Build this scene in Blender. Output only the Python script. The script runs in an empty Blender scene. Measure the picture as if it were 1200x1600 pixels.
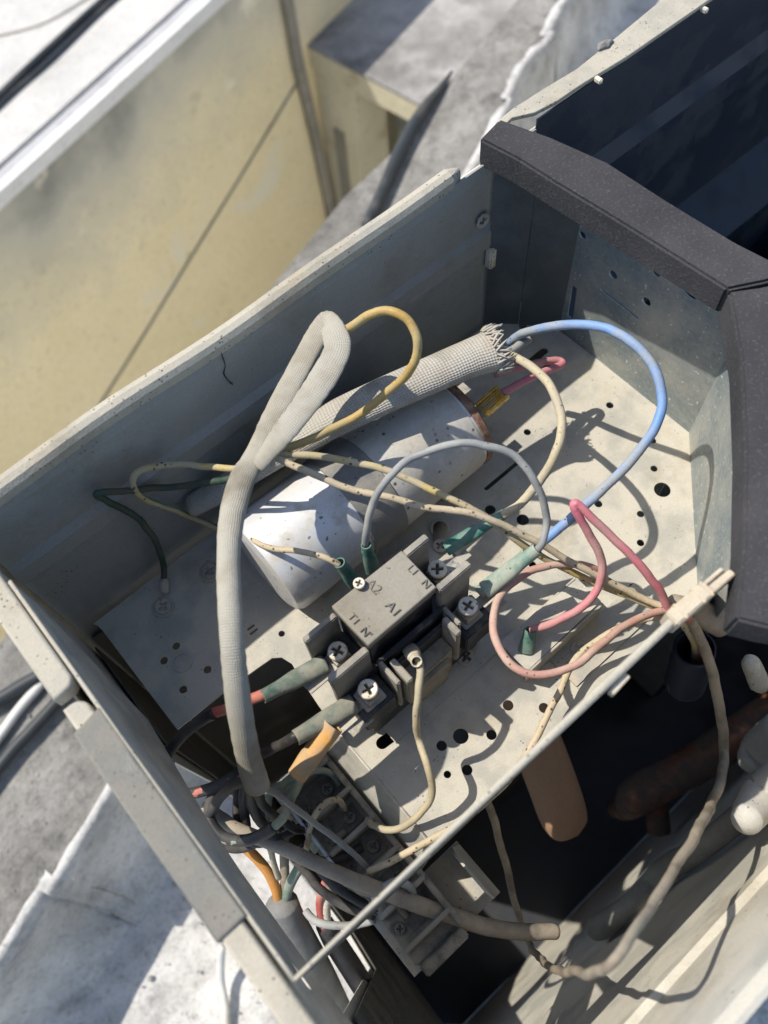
import bpy, bmesh, math, random
from mathutils import Vector, Matrix
random.seed(7)
R_ = math.radians
sc = bpy.context.scene
C = sc.collection

# ------------------------------------------------------------------ camera, light, exposure
FPX = 1348.0                     # focal length in photo pixels (1200 x 1600)
CAMH = 400.0                     # lens above the mounting plate, mm
_vx = Vector((4018, -3217, FPX)).normalized()
_vd = Vector((84, 670, FPX)).normalized()
_vx = (_vx - _vd * _vx.dot(_vd)).normalized()
_vy = _vd.cross(_vx)
if _vy.x < 0: _vy = -_vy
ROT = Matrix((_vx, -_vy, -_vd))  # camera (x right, y down, z forward) -> world
cam_d = bpy.data.cameras.new('camera'); cam = bpy.data.objects.new('camera', cam_d); C.objects.link(cam)
cr = ROT @ Vector((1, 0, 0)); cu = ROT @ Vector((0, -1, 0)); cb = ROT @ Vector((0, 0, -1))
M4 = Matrix(((cr.x, cu.x, cb.x, 0), (cr.y, cu.y, cb.y, 0), (cr.z, cu.z, cb.z, CAMH / 1000), (0, 0, 0, 1)))
cam.matrix_world = M4
cam_d.sensor_width = 36; cam_d.lens = FPX / 1600 * 36; cam_d.clip_start = 0.005; cam_d.clip_end = 200
cam_d.dof.use_dof = True; cam_d.dof.focus_distance = 0.395; cam_d.dof.aperture_fstop = 9.5
sc.camera = cam
SUN = Vector((0.38, -0.56, -1.0)).normalized()       # direction the light travels
sun_d = bpy.data.lights.new('sun', 'SUN'); sun = bpy.data.objects.new('sun', sun_d); C.objects.link(sun)
sun_d.energy = 4.5; sun_d.angle = R_(0.53); sun_d.color = (1.0, 0.93, 0.82)
sun.rotation_euler = SUN.to_track_quat('-Z', 'Y').to_euler(); sun.location = (-1, 1.5, 3)
w = bpy.data.worlds.new('World'); sc.world = w; w.use_nodes = True
nt = w.node_tree; sky = nt.nodes.new('ShaderNodeTexSky'); sky.sky_type = 'NISHITA'; sky.sun_disc = False
sky.sun_elevation = math.asin(-SUN.z); sky.sun_rotation = math.atan2(-SUN.x, -SUN.y)
nt.links.new(sky.outputs[0], nt.nodes['Background'].inputs[0]); nt.nodes['Background'].inputs[1].default_value = 0.15
sc.view_settings.view_transform = 'Standard'; sc.view_settings.look = 'None'; sc.view_settings.gamma = 1
sc.view_settings.exposure = 0.30
sc.render.engine = 'CYCLES'; sc.render.resolution_x = 768; sc.render.resolution_y = 1024
sc.cycles.max_bounces = 8; sc.cycles.diffuse_bounces = 5

# ------------------------------------------------------------------ pixel helpers (mm); distance comes from the level / plane a thing touches
def ray(u, v): return ROT @ Vector((u - 600, v - 800, FPX))
def P(u, v, z):
    d = ray(u, v); t = (z - CAMH) / d.z
    return Vector((d.x * t, d.y * t, z))
def PX(u, v, x):
    d = ray(u, v); t = x / d.x
    return Vector((x, d.y * t, CAMH + d.z * t))
def PY(u, v, y):
    d = ray(u, v); t = y / d.y
    return Vector((d.x * t, y, CAMH + d.z * t))

# ------------------------------------------------------------------ materials
MAT = {}
def nodes_of(name):
    m = bpy.data.materials.new(name); m.use_nodes = True; MAT[name] = m
    t = m.node_tree; b = t.nodes['Principled BSDF']
    return m, t, b
def N(t, kind, **kw):
    n = t.nodes.new(kind)
    for k, v in kw.items(): setattr(n, k, v)
    return n
def noise(t, co, scale, detail=4, rough=0.55, vec=None):
    n = N(t, 'ShaderNodeTexNoise'); n.inputs['Scale'].default_value = scale
    n.inputs['Detail'].default_value = detail; n.inputs['Roughness'].default_value = rough
    if co is not None: t.links.new(co, n.inputs['Vector'])
    return n.outputs['Fac']
def ramp(t, fac, lo, hi):
    n = N(t, 'ShaderNodeMapRange'); n.inputs['From Min'].default_value = lo; n.inputs['From Max'].default_value = hi
    t.links.new(fac, n.inputs['Value']); return n.outputs['Result']
def mix(t, fac, a, b, blend='MIX'):
    n = N(t, 'ShaderNodeMix', data_type='RGBA', blend_type=blend)
    for sock, v in ((n.inputs['Factor'], fac), (n.inputs['A'], a), (n.inputs['B'], b)):
        if hasattr(v, 'links') or isinstance(v, bpy.types.NodeSocket): t.links.new(v, sock)
        elif isinstance(v, (int, float)): sock.default_value = v
        else: sock.default_value = (*v, 1)
    return n.outputs['Result']
def bump(t, b, h, strength, dist, prev=None):
    n = N(t, 'ShaderNodeBump'); n.inputs['Strength'].default_value = strength; n.inputs['Distance'].default_value = dist
    t.links.new(h, n.inputs['Height'])
    if prev is not None: t.links.new(prev, n.inputs['Normal'])
    t.links.new(n.outputs[0], b.inputs['Normal']); return n.outputs[0]
def gcoord(t): return N(t, 'ShaderNodeNewGeometry').outputs['Position']

def dusty(name, col, dust=(0.46, 0.42, 0.34), amount=0.5, scale=90, rough=0.75, speck=0.25, metal=0.0, speckcol=(0.09, 0.08, 0.065), bumpd=0.0002, spec=0.3, fine=900, soft=0.16):
    """Coloured base under an uneven coat of settled dust, with dark specks."""
    m, t, b = nodes_of(name); co = gcoord(t)
    n1 = noise(t, co, scale, 6, 0.62); f = ramp(t, n1, 0.70 - soft / 2 - amount * 0.42, 0.70 + soft / 2 - amount * 0.42)
    c = mix(t, f, col, dust)
    n2 = noise(t, co, fine, 3, 0.6)
    c = mix(t, ramp(t, n2, 0.3, 0.7), c, mix(t, 1.0, c, (1.18, 1.16, 1.12), 'MULTIPLY'))
    if speck > 0:
        v = N(t, 'ShaderNodeTexVoronoi'); v.inputs['Scale'].default_value = fine * 0.42; t.links.new(co, v.inputs['Vector'])
        s1 = ramp(t, v.outputs['Distance'], 0.30 if speck > 0.7 else 0.22, 0.17 if speck > 0.7 else 0.12)
        s2 = N(t, 'ShaderNodeMath', operation='MULTIPLY'); t.links.new(s1, s2.inputs[0])
        t.links.new(ramp(t, noise(t, co, scale * 2.2, 3), 0.60 - speck * 0.3, 0.68 - speck * 0.2), s2.inputs[1])
        c = mix(t, s2.outputs[0], c, speckcol)
    st_ = ramp(t, noise(t, co, 14, 7, 0.7), 0.52, 0.74)
    c = mix(t, st_, c, mix(t, 1.0, c, (0.74, 0.68, 0.58), 'MULTIPLY'))
    t.links.new(c, b.inputs['Base Color'])
    r = mix(t, f, (rough - 0.2,) * 3, (0.95,) * 3)
    t.links.new(r, b.inputs['Roughness']); b.inputs['Specular IOR Level'].default_value = spec
    if metal > 0:
        mm = N(t, 'ShaderNodeMath', operation='MULTIPLY_ADD'); t.links.new(f, mm.inputs[0]); mm.inputs[1].default_value = -metal; mm.inputs[2].default_value = metal
        t.links.new(mm.outputs[0], b.inputs['Metallic'])
    bump(t, b, n2, 0.5, bumpd)
    return m

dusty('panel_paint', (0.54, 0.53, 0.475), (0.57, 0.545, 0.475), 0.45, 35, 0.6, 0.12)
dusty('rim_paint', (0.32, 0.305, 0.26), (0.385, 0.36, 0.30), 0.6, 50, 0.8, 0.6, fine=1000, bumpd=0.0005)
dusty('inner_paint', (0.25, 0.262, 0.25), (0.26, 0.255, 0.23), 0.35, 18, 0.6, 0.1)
dusty('plate_dust', (0.33, 0.325, 0.295), (0.435, 0.415, 0.36), 0.55, 45, 0.85, 0.16, fine=1300)
dusty('dull_metal', (0.30, 0.30, 0.28), (0.40, 0.37, 0.31), 0.5, 60, 0.7, 0.2)  # dusty grey sheet metal, its own colour
dusty('grey_plastic', (0.20, 0.19, 0.17), (0.30, 0.28, 0.24), 0.5, 60, 0.85, 0.2)
dusty('cover_plastic', (0.20, 0.19, 0.165), (0.255, 0.24, 0.205), 0.75, 90, 0.85, 0.15)
dusty('dark_plastic', (0.030, 0.033, 0.037), (0.12, 0.115, 0.10), 0.25, 120, 0.6, 0.0)
dusty('block_plastic', (0.12, 0.115, 0.10), (0.29, 0.265, 0.215), 0.62, 80, 0.8, 0.1)
dusty('steel', (0.34, 0.335, 0.32), (0.36, 0.335, 0.28), 0.45, 160, 0.55, 0.3, metal=0.6, spec=0.4)
dusty('screw_steel', (0.60, 0.58, 0.53), (0.62, 0.575, 0.47), 0.5, 200, 0.6, 0.7, metal=0.35, spec=0.4)
dusty('brass', (0.75, 0.52, 0.16), (0.50, 0.44, 0.28), 0.25, 200, 0.45, 0.2, metal=0.95, spec=0.5)
dusty('rust', (0.17, 0.085, 0.05), (0.27, 0.19, 0.14), 0.4, 300, 0.85, 0.3)
dusty('copper', (0.20, 0.09, 0.055), (0.08, 0.06, 0.05), 0.6, 60, 0.55, 0.1, metal=0.5)
dusty('brown_tube', (0.27, 0.165, 0.10), (0.30, 0.20, 0.135), 0.5, 40, 0.7, 0.0, soft=0.34)
dusty('vinyl_teal', (0.015, 0.13, 0.105), (0.20, 0.25, 0.21), 0.42, 130, 0.55, 0.1, spec=0.4, soft=0.34)
dusty('vinyl_pale', (0.05, 0.18, 0.14), (0.29, 0.315, 0.26), 0.74, 110, 0.6, 0.2, spec=0.4, soft=0.34)
dusty('vinyl_green', (0.03, 0.085, 0.07), (0.24, 0.24, 0.20), 0.68, 110, 0.6, 0.2, spec=0.4, soft=0.34)
dusty('vinyl_orange', (0.62, 0.30, 0.05), (0.42, 0.33, 0.22), 0.66, 110, 0.6, 0.15, spec=0.4, soft=0.34)
dusty('vinyl_white', (0.60, 0.57, 0.49), (0.48, 0.43, 0.34), 0.5, 160, 0.7, 0.5)
dusty('wire_blue', (0.07, 0.25, 0.62), (0.27, 0.30, 0.33), 0.56, 32, 0.5, 0.05, spec=0.4, soft=0.34)
dusty('wire_grey', (0.20, 0.21, 0.215), (0.30, 0.30, 0.28), 0.5, 90, 0.6, 0.15, soft=0.34)
dusty('wire_cream', (0.44, 0.385, 0.25), (0.36, 0.32, 0.24), 0.55, 60, 0.6, 0.3, soft=0.34)
dusty('wire_speck', (0.40, 0.34, 0.23), (0.44, 0.37, 0.27), 0.5, 120, 0.8, 0.85, speckcol=(0.06, 0.05, 0.04))
dusty('wire_olive', (0.42, 0.33, 0.12), (0.38, 0.33, 0.22), 0.6, 60, 0.8, 0.8, speckcol=(0.06, 0.05, 0.04))
dusty('wire_gold', (0.42, 0.275, 0.07), (0.36, 0.295, 0.16), 0.55, 60, 0.5, 0.35, soft=0.34)
dusty('wire_stripe', (0.05, 0.15, 0.10), (0.28, 0.27, 0.15), 0.4, 60, 0.5, 0.3, soft=0.34)
dusty('wire_green', (0.015, 0.05, 0.035), (0.10, 0.09, 0.07), 0.45, 60, 0.6, 0.1, soft=0.34)
dusty('wire_pink', (0.56, 0.12, 0.19), (0.40, 0.25, 0.23), 0.50, 38, 0.5, 0.15, spec=0.4, soft=0.34)
dusty('wire_rose', (0.42, 0.19, 0.165), (0.43, 0.31, 0.255), 0.62, 70, 0.7, 0.35, soft=0.34)
dusty('wire_red', (0.42, 0.06, 0.05), (0.45, 0.24, 0.19), 0.45, 60, 0.6, 0.2, soft=0.34)
dusty('wire_dark', (0.025, 0.025, 0.027), (0.10, 0.09, 0.08), 0.30, 60, 0.65, 0.05, soft=0.34)
dusty('wire_brown', (0.19, 0.155, 0.12), (0.30, 0.26, 0.20), 0.55, 60, 0.8, 0.1)
dusty('wire_orange', (0.50, 0.22, 0.05), (0.45, 0.26, 0.12), 0.3, 60, 0.5, 0.1)
dusty('wire_sage', (0.10, 0.17, 0.13), (0.28, 0.28, 0.23), 0.5, 80, 0.6, 0.1, soft=0.34)
dusty('cable_tan', (0.17, 0.15, 0.125), (0.33, 0.285, 0.225), 0.6, 70, 0.85, 0.1, soft=0.34)
dusty('sheath_grey', (0.13, 0.135, 0.135), (0.24, 0.235, 0.215), 0.45, 50, 0.7, 0.1, soft=0.34)
dusty('label_white', (0.52, 0.58, 0.66), (0.48, 0.48, 0.45), 0.25, 120, 0.5, 0.05)
dusty('clip_plastic', (0.46, 0.40, 0.31), (0.50, 0.44, 0.34), 0.5, 90, 0.6, 0.2)
dusty('pipe_wrap', (0.45, 0.45, 0.43), (0.36, 0.34, 0.30), 0.35, 40, 0.6, 0.1, soft=0.34)
dusty('dark_sheet', (0.022, 0.025, 0.032), (0.035, 0.036, 0.038), 0.35, 20, 0.7, 0.0)
dusty('navy_sheet', (0.012, 0.018, 0.035), (0.03, 0.035, 0.045), 0.2, 60, 0.7, 0.0)
dusty('black_print', (0.02, 0.02, 0.02), (0.05, 0.05, 0.05), 0.1, 100, 0.8, 0.0)
dusty('letter', (0.14, 0.133, 0.115), (0.18, 0.17, 0.145), 0.5, 100, 0.9, 0.0)
dusty('hole_dark', (0.03, 0.03, 0.03), (0.05, 0.05, 0.045), 0.2, 60, 0.9, 0.0)
dusty('lip_and_shade', (0.09, 0.092, 0.09), (0.15, 0.14, 0.12), 0.4, 40, 0.7, 0.1)  # dark tone of the lip; on the two inner sheets it stands for shade
dusty('partition_shaded', (0.06, 0.075, 0.085), (0.095, 0.11, 0.115), 0.35, 40, 0.6, 0.1)  # galvanised sheet with the corner shade put into its colour
dusty('wrap_paper', (0.46, 0.45, 0.42), (0.42, 0.40, 0.35), 0.5, 50, 0.7, 0.5, fine=500)
dusty('block_metal', (0.10, 0.095, 0.085), (0.19, 0.175, 0.145), 0.6, 120, 0.7, 0.3, metal=0.3)
dusty('strap_grey', (0.17, 0.17, 0.165), (0.25, 0.24, 0.215), 0.5, 60, 0.7, 0.2)
dusty('fan_navy', (0.016, 0.028, 0.048), (0.03, 0.042, 0.06), 0.35, 20, 0.55, 0.0)
dusty('clip_zinc', (0.13, 0.135, 0.128), (0.19, 0.182, 0.16), 0.5, 60, 0.7, 0.5, metal=0.1, fine=1100, bumpd=0.0004)
dusty('recess_dirt', (0.10, 0.095, 0.08), (0.34, 0.31, 0.25), 0.35, 420, 0.9, 0.0)
dusty('hose_black', (0.035, 0.04, 0.045), (0.09, 0.09, 0.09), 0.3, 8, 0.7, 0.0, fine=80)
dusty('hose_white', (0.55, 0.55, 0.53), (0.45, 0.44, 0.41), 0.3, 8, 0.7, 0.0, fine=80)

def mk_galv():
    m, t, b = nodes_of('galvanised'); co = gcoord(t)
    v = N(t, 'ShaderNodeTexVoronoi'); v.inputs['Scale'].default_value = 520; t.links.new(co, v.inputs['Vector'])
    sep = N(t, 'ShaderNodeSeparateColor'); t.links.new(v.outputs['Color'], sep.inputs[0])
    big = noise(t, co, 28, 5, 0.6)
    c = mix(t, ramp(t, sep.outputs[0], 0.0, 1.0), (0.195, 0.235, 0.245), (0.255, 0.295, 0.30))
    c = mix(t, ramp(t, big, 0.45, 0.75), c, (0.44, 0.43, 0.38))
    c = mix(t, ramp(t, noise(t, co, 420, 2), 0.66, 0.72), c, (0.62, 0.64, 0.62))
    t.links.new(c, b.inputs['Base Color']); b.inputs['Metallic'].default_value = 0.25
    t.links.new(mix(t, sep.outputs[1], (0.42,) * 3, (0.62,) * 3), b.inputs['Roughness'])
mk_galv()
def mk_foam():
    m, t, b = nodes_of('foam'); co = gcoord(t)
    n1 = noise(t, co, 700, 4, 0.7); n2 = noise(t, co, 22, 5, 0.6)
    c = mix(t, ramp(t, n2, 0.35, 0.7), (0.036, 0.036, 0.040), (0.062, 0.060, 0.063))
    c = mix(t, ramp(t, n1, 0.55, 0.75), c, (0.11, 0.107, 0.105))
    t.links.new(c, b.inputs['Base Color']); b.inputs['Roughness'].default_value = 0.95; b.inputs['Specular IOR Level'].default_value = 0.15
    bump(t, b, n1, 0.7, 0.0006)
mk_foam()
def mk_alu():
    m, t, b = nodes_of('capacitor_can'); co = gcoord(t)
    n1 = noise(t, co, 60, 6, 0.65); dustf = ramp(t, n1, 0.47, 0.60)
    c = mix(t, dustf, (0.66, 0.67, 0.68), (0.50, 0.485, 0.445))
    v = noise(t, co, 260, 2, 0.5)
    sp = ramp(t, v, 0.69, 0.71)
    c = mix(t, sp, c, (0.22, 0.21, 0.19))
    t.links.new(c, b.inputs['Base Color'])
    mm = N(t, 'ShaderNodeMath', operation='MULTIPLY_ADD'); t.links.new(dustf, mm.inputs[0]); mm.inputs[1].default_value = -0.2; mm.inputs[2].default_value = 0.25
    t.links.new(mm.outputs[0], b.inputs['Metallic'])
    t.links.new(mix(t, dustf, (0.36,) * 3, (0.8,) * 3), b.inputs['Roughness'])
    bump(t, b, n1, 0.25, 0.0005)
mk_alu()
def mk_weave(name, su, sv, col, dust, strength, amt=0.5):
    """woven braid from UV (u along, v around, in mm)"""
    m, t, b = nodes_of(name); co = gcoord(t)
    uv0 = N(t, 'ShaderNodeUVMap').outputs[0]
    nz = N(t, 'ShaderNodeTexNoise'); nz.inputs['Scale'].default_value = 180; nz.inputs['Detail'].default_value = 3; t.links.new(co, nz.inputs['Vector'])
    vm = N(t, 'ShaderNodeVectorMath', operation='MULTIPLY_ADD'); t.links.new(nz.outputs['Color'], vm.inputs[0]); vm.inputs[1].default_value = (1.3, 1.3, 0); t.links.new(uv0, vm.inputs[2]); uv = vm.outputs[0]
    sx = N(t, 'ShaderNodeSeparateXYZ'); t.links.new(uv, sx.inputs[0])
    def wave(a, bb):
        m1 = N(t, 'ShaderNodeMath', operation='MULTIPLY'); t.links.new(sx.outputs[0], m1.inputs[0]); m1.inputs[1].default_value = a
        m2 = N(t, 'ShaderNodeMath', operation='MULTIPLY_ADD'); t.links.new(sx.outputs[1], m2.inputs[0]); m2.inputs[1].default_value = bb; t.links.new(m1.outputs[0], m2.inputs[2])
        s = N(t, 'ShaderNodeMath', operation='SINE'); t.links.new(m2.outputs[0], s.inputs[0]); return s.outputs[0]
    w1 = wave(su, sv); w2 = wave(su, -sv)
    mu = N(t, 'ShaderNodeMath', operation='MULTIPLY'); t.links.new(w1, mu.inputs[0]); t.links.new(w2, mu.inputs[1])
    h = ramp(t, mu.outputs[0], -1, 1)
    n1 = noise(t, co, 70, 6, 0.65); f = ramp(t, n1, 0.62 - amt * 0.3, 0.74 - amt * 0.2)
    c = mix(t, f, col, dust); c = mix(t, h, mix(t, 1.0, c, (0.80, 0.79, 0.77), 'MULTIPLY'), c)
    c = mix(t, ramp(t, noise(t, co, 25, 4), 0.56, 0.72), c, mix(t, 1.0, c, (0.62, 0.60, 0.56), 'MULTIPLY'))
    t.links.new(c, b.inputs['Base Color']); b.inputs['Roughness'].default_value = 0.95; b.inputs['Specular IOR Level'].default_value = 0.1
    p = bump(t, b, h, strength, 0.0005)
    bump(t, b, noise(t, co, 1500, 2), 0.4, 0.0002, p)
mk_weave('braid_fine', 3.4, 4.6, (0.41, 0.39, 0.33), (0.35, 0.32, 0.26), 0.5)
mk_weave('braid_coarse', 2.1, 2.9, (0.47, 0.45, 0.40), (0.41, 0.375, 0.32), 0.8)

def ground_mat(name, a, b_, s1, dark, sdark, amount, bumpd, rough=0.9, extra=None):
    m, t, b = nodes_of(name); co = gcoord(t)
    n1 = noise(t, co, s1, 8, 0.62); n2 = noise(t, co, sdark, 9, 0.68); n3 = noise(t, co, 60, 6, 0.6)
    c = mix(t, ramp(t, n1, 0.38, 0.64), a, b_)
    c = mix(t, ramp(t, n2, 0.62 - amount * 0.25, 0.72), c, dark)
    c = mix(t, ramp(t, n3, 0.55, 0.8), c, mix(t, 1.0, c, (0.7, 0.7, 0.69), 'MULTIPLY'))
    n4 = noise(t, co, 240, 4, 0.7); c = mix(t, ramp(t, n4, 0.50, 0.72), c, mix(t, 1.0, c, (0.66, 0.66, 0.65), 'MULTIPLY'))
    if extra: c = extra(t, co, c)
    t.links.new(c, b.inputs['Base Color']); b.inputs['Roughness'].default_value = rough; b.inputs['Specular IOR Level'].default_value = 0.2
    p = bump(t, b, n3, 0.6, bumpd * 0.5)
    bump(t, b, n1, 0.6, bumpd * 2, p)
    return m
ground_mat('white_membrane', (0.42, 0.415, 0.40), (0.64, 0.63, 0.61), 14, (0.24, 0.235, 0.23), 22, 0.35, 0.006)
ground_mat('opposite_membrane', (0.50, 0.49, 0.465), (0.60, 0.585, 0.555), 5, (0.40, 0.39, 0.37), 7, 0.3, 0.006)
ground_mat('curb_concrete', (0.19, 0.183, 0.168), (0.31, 0.30, 0.28), 18, (0.115, 0.112, 0.106), 34, 0.45, 0.010)
ground_mat('slab_top', (0.24, 0.235, 0.23), (0.46, 0.45, 0.44), 5, (0.15, 0.147, 0.143), 7, 0.5, 0.008)
def wall_extra(t, co, c):
    # grey weather stain that thins out below the coping, with a ragged lower edge; paler worn patches
    sx = N(t, 'ShaderNodeSeparateXYZ'); t.links.new(co, sx.inputs[0])
    nn = noise(t, co, 3.2, 7, 0.62)
    ad = N(t, 'ShaderNodeMath', operation='MULTIPLY_ADD'); t.links.new(nn, ad.inputs[0]); ad.inputs[1].default_value = 0.55; t.links.new(sx.outputs[2], ad.inputs[2])
    f = ramp(t, ad.outputs[0], -1.02, -0.70)
    c = mix(t, f, c, (0.50, 0.48, 0.40))
    f2 = ramp(t, ad.outputs[0], -0.72, -0.58)
    c = mix(t, f2, c, (0.27, 0.265, 0.235))
    p = ramp(t, noise(t, co, 4.5, 6, 0.55), 0.60, 0.66)
    c = mix(t, p, c, (0.76, 0.71, 0.56))
    return c
ground_mat('yellow_plaster', (0.80, 0.70, 0.45), (0.85, 0.75, 0.51), 3, (0.47, 0.42, 0.27), 5, 0.05, 0.003, extra=wall_extra)
ground_mat('pale_plaster', (0.60, 0.55, 0.40), (0.68, 0.63, 0.48), 4, (0.42, 0.33, 0.22), 6, 0.2, 0.003)
ground_mat('stain_dark', (0.22, 0.21, 0.18), (0.30, 0.285, 0.24), 6, (0.13, 0.125, 0.11), 8, 0.3, 0.003)
ground_mat('grey_wall', (0.24, 0.25, 0.22), (0.30, 0.31, 0.27), 4, (0.15, 0.155, 0.14), 4, 0.2, 0.003)
ground_mat('coping_grey', (0.42, 0.42, 0.43), (0.52, 0.52, 0.53), 9, (0.30, 0.30, 0.31), 14, 0.3, 0.003)
ground_mat('coping_white', (0.70, 0.70, 0.68), (0.78, 0.78, 0.76), 9, (0.5, 0.5, 0.49), 14, 0.1, 0.003)

# ------------------------------------------------------------------ mesh helpers (input mm)
def link(name, me, mat=None, parent=None, smooth=False):
    o = bpy.data.objects.new(name, me); C.objects.link(o)
    if mat is not None:
        for mm in (mat if isinstance(mat, (list, tuple)) else [mat]): me.materials.append(MAT[mm])
    if smooth: me.polygons.foreach_set('use_smooth', [True] * len(me.polygons))
    if parent is not None:
        o.parent = parent; o.matrix_parent_inverse = Matrix.Translation(-root_loc(parent))
    return o
LOC = {}
def root_loc(o):
    return LOC.get(o.name, Vector((0, 0, 0)))
def tag(o, label=None, cat=None, group=None, kind=None):
    if label: o['label'] = label
    if cat: o['category'] = cat
    if group: o['group'] = group
    if kind: o['kind'] = kind
    return o
def thing(name, loc, label, cat, group=None):
    o = bpy.data.objects.new(name, None); C.objects.link(o); o.location = Vector(loc) / 1000; o.empty_display_size = 0.01
    LOC[o.name] = Vector(loc) / 1000
    return tag(o, label, cat, group)
def from_data(name, vs, fs, mat, parent=None, smooth=False):
    me = bpy.data.meshes.new(name); me.from_pydata([tuple(Vector(v) / 1000) for v in vs], [], fs); me.update()
    return link(name, me, mat, parent, smooth)
def from_bm(name, bm, mat, parent=None, smooth=False):
    me = bpy.data.meshes.new(name); bm.normal_update(); bm.to_mesh(me); bm.free()
    return link(name, me, mat, parent, smooth)
def box_bm(bm, x0, x1, y0, y1, z0, z1, bev=0.0, mtx=None):
    b2 = bmesh.new()
    r = bmesh.ops.create_cube(b2, size=1)
    for v in r['verts']:
        v.co = Vector(((x0 + x1) / 2 + v.co.x * (x1 - x0), (y0 + y1) / 2 + v.co.y * (y1 - y0), (z0 + z1) / 2 + v.co.z * (z1 - z0)))
    if bev > 0: bmesh.ops.bevel(b2, geom=b2.edges[:], offset=bev, segments=2, affect='EDGES')
    for v in b2.verts:
        if mtx is not None: v.co = mtx @ v.co
        v.co = v.co / 1000
    tmp = bpy.data.meshes.new('t'); b2.to_mesh(tmp); b2.free(); bm.from_mesh(tmp); bpy.data.meshes.remove(tmp)
def box(name, x0, x1, y0, y1, z0, z1, mat, parent=None, bev=0.4, mtx=None):
    bm = bmesh.new(); box_bm(bm, x0, x1, y0, y1, z0, z1, bev, mtx); return from_bm(name, bm, mat, parent)
def boxes(name, lst, mat, parent=None, bev=0.4):
    bm = bmesh.new()
    for b in lst: box_bm(bm, *b, bev=bev)
    return from_bm(name, bm, mat, parent)
def sheet(name, outline, holes, thick, mat, parent=None, fn=None, bevel=0.0):
    """flat sheet with real holes: outline / holes in (s,t) mm, thick mm along w (w from -thick to 0); fn maps (s,t,w) -> world mm"""
    cu = bpy.data.curves.new(name, 'CURVE'); cu.dimensions = '2D'; cu.fill_mode = 'BOTH'
    for pts in [outline] + holes:
        s = cu.splines.new('POLY'); s.points.add(len(pts) - 1); s.use_cyclic_u = True
        for i, p in enumerate(pts): s.points[i].co = (p[0], p[1], 0, 1)
    cu.extrude = thick / 2
    if bevel: cu.bevel_depth = bevel; cu.bevel_resolution = 1; cu.offset = -bevel; cu.extrude = max(0.01, thick / 2 - bevel)
    o = bpy.data.objects.new('tmp', cu); C.objects.link(o)
    dg = bpy.context.evaluated_depsgraph_get(); dg.update()
    me = bpy.data.meshes.new_from_object(o.evaluated_get(dg)); bpy.data.objects.remove(o); bpy.data.curves.remove(cu)
    me.name = name
    for v in me.vertices:
        s, t_, w_ = v.co.x, v.co.y, v.co.z - thick / 2
        v.co = (Vector(fn(s, t_, w_)) if fn else Vector((s, t_, w_))) / 1000
    me.materials.clear(); me.update()
    bm = bmesh.new(); bm.from_mesh(me); bmesh.ops.remove_doubles(bm, verts=bm.verts[:], dist=1e-6); bmesh.ops.recalc_face_normals(bm, faces=bm.faces[:]); bm.to_mesh(me); bm.free()
    return link(name, me, mat, parent)
def circle(cx, cy, r, n=18): return [(cx + r * math.cos(2 * math.pi * k / n), cy + r * math.sin(2 * math.pi * k / n)) for k in range(n)]
def slot(ax, ay, bx_, by_, r, n=8):
    d = Vector((bx_ - ax, by_ - ay)); a0 = math.atan2(d.y, d.x); out = []
    for k in range(n + 1): a = a0 - math.pi / 2 + math.pi * k / n; out.append((bx_ + r * math.cos(a), by_ + r * math.sin(a)))
    for k in range(n + 1): a = a0 + math.pi / 2 + math.pi * k / n; out.append((ax + r * math.cos(a), ay + r * math.sin(a)))
    return out
def spline(pts, per=8):
    """Catmull-Rom through tuples (any length)"""
    pts = [tuple(p) for p in pts]; out = []
    if len(pts) == 2: per = max(per, 2)
    ext = [tuple(2 * a - b for a, b in zip(pts[0], pts[1]))] + pts + [tuple(2 * a - b for a, b in zip(pts[-1], pts[-2]))]
    for i in range(1, len(ext) - 2):
        p0, p1, p2, p3 = ext[i - 1:i + 3]
        for k in range(per):
            t_ = k / per
            out.append(tuple(0.5 * (2 * b + (c - a) * t_ + (2 * a - 5 * b + 4 * c - d) * t_ ** 2 + (3 * b - a - 3 * c + d) * t_ ** 3) for a, b, c, d in zip(p0, p1, p2, p3)))
    out.append(pts[-1]); return out
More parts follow.
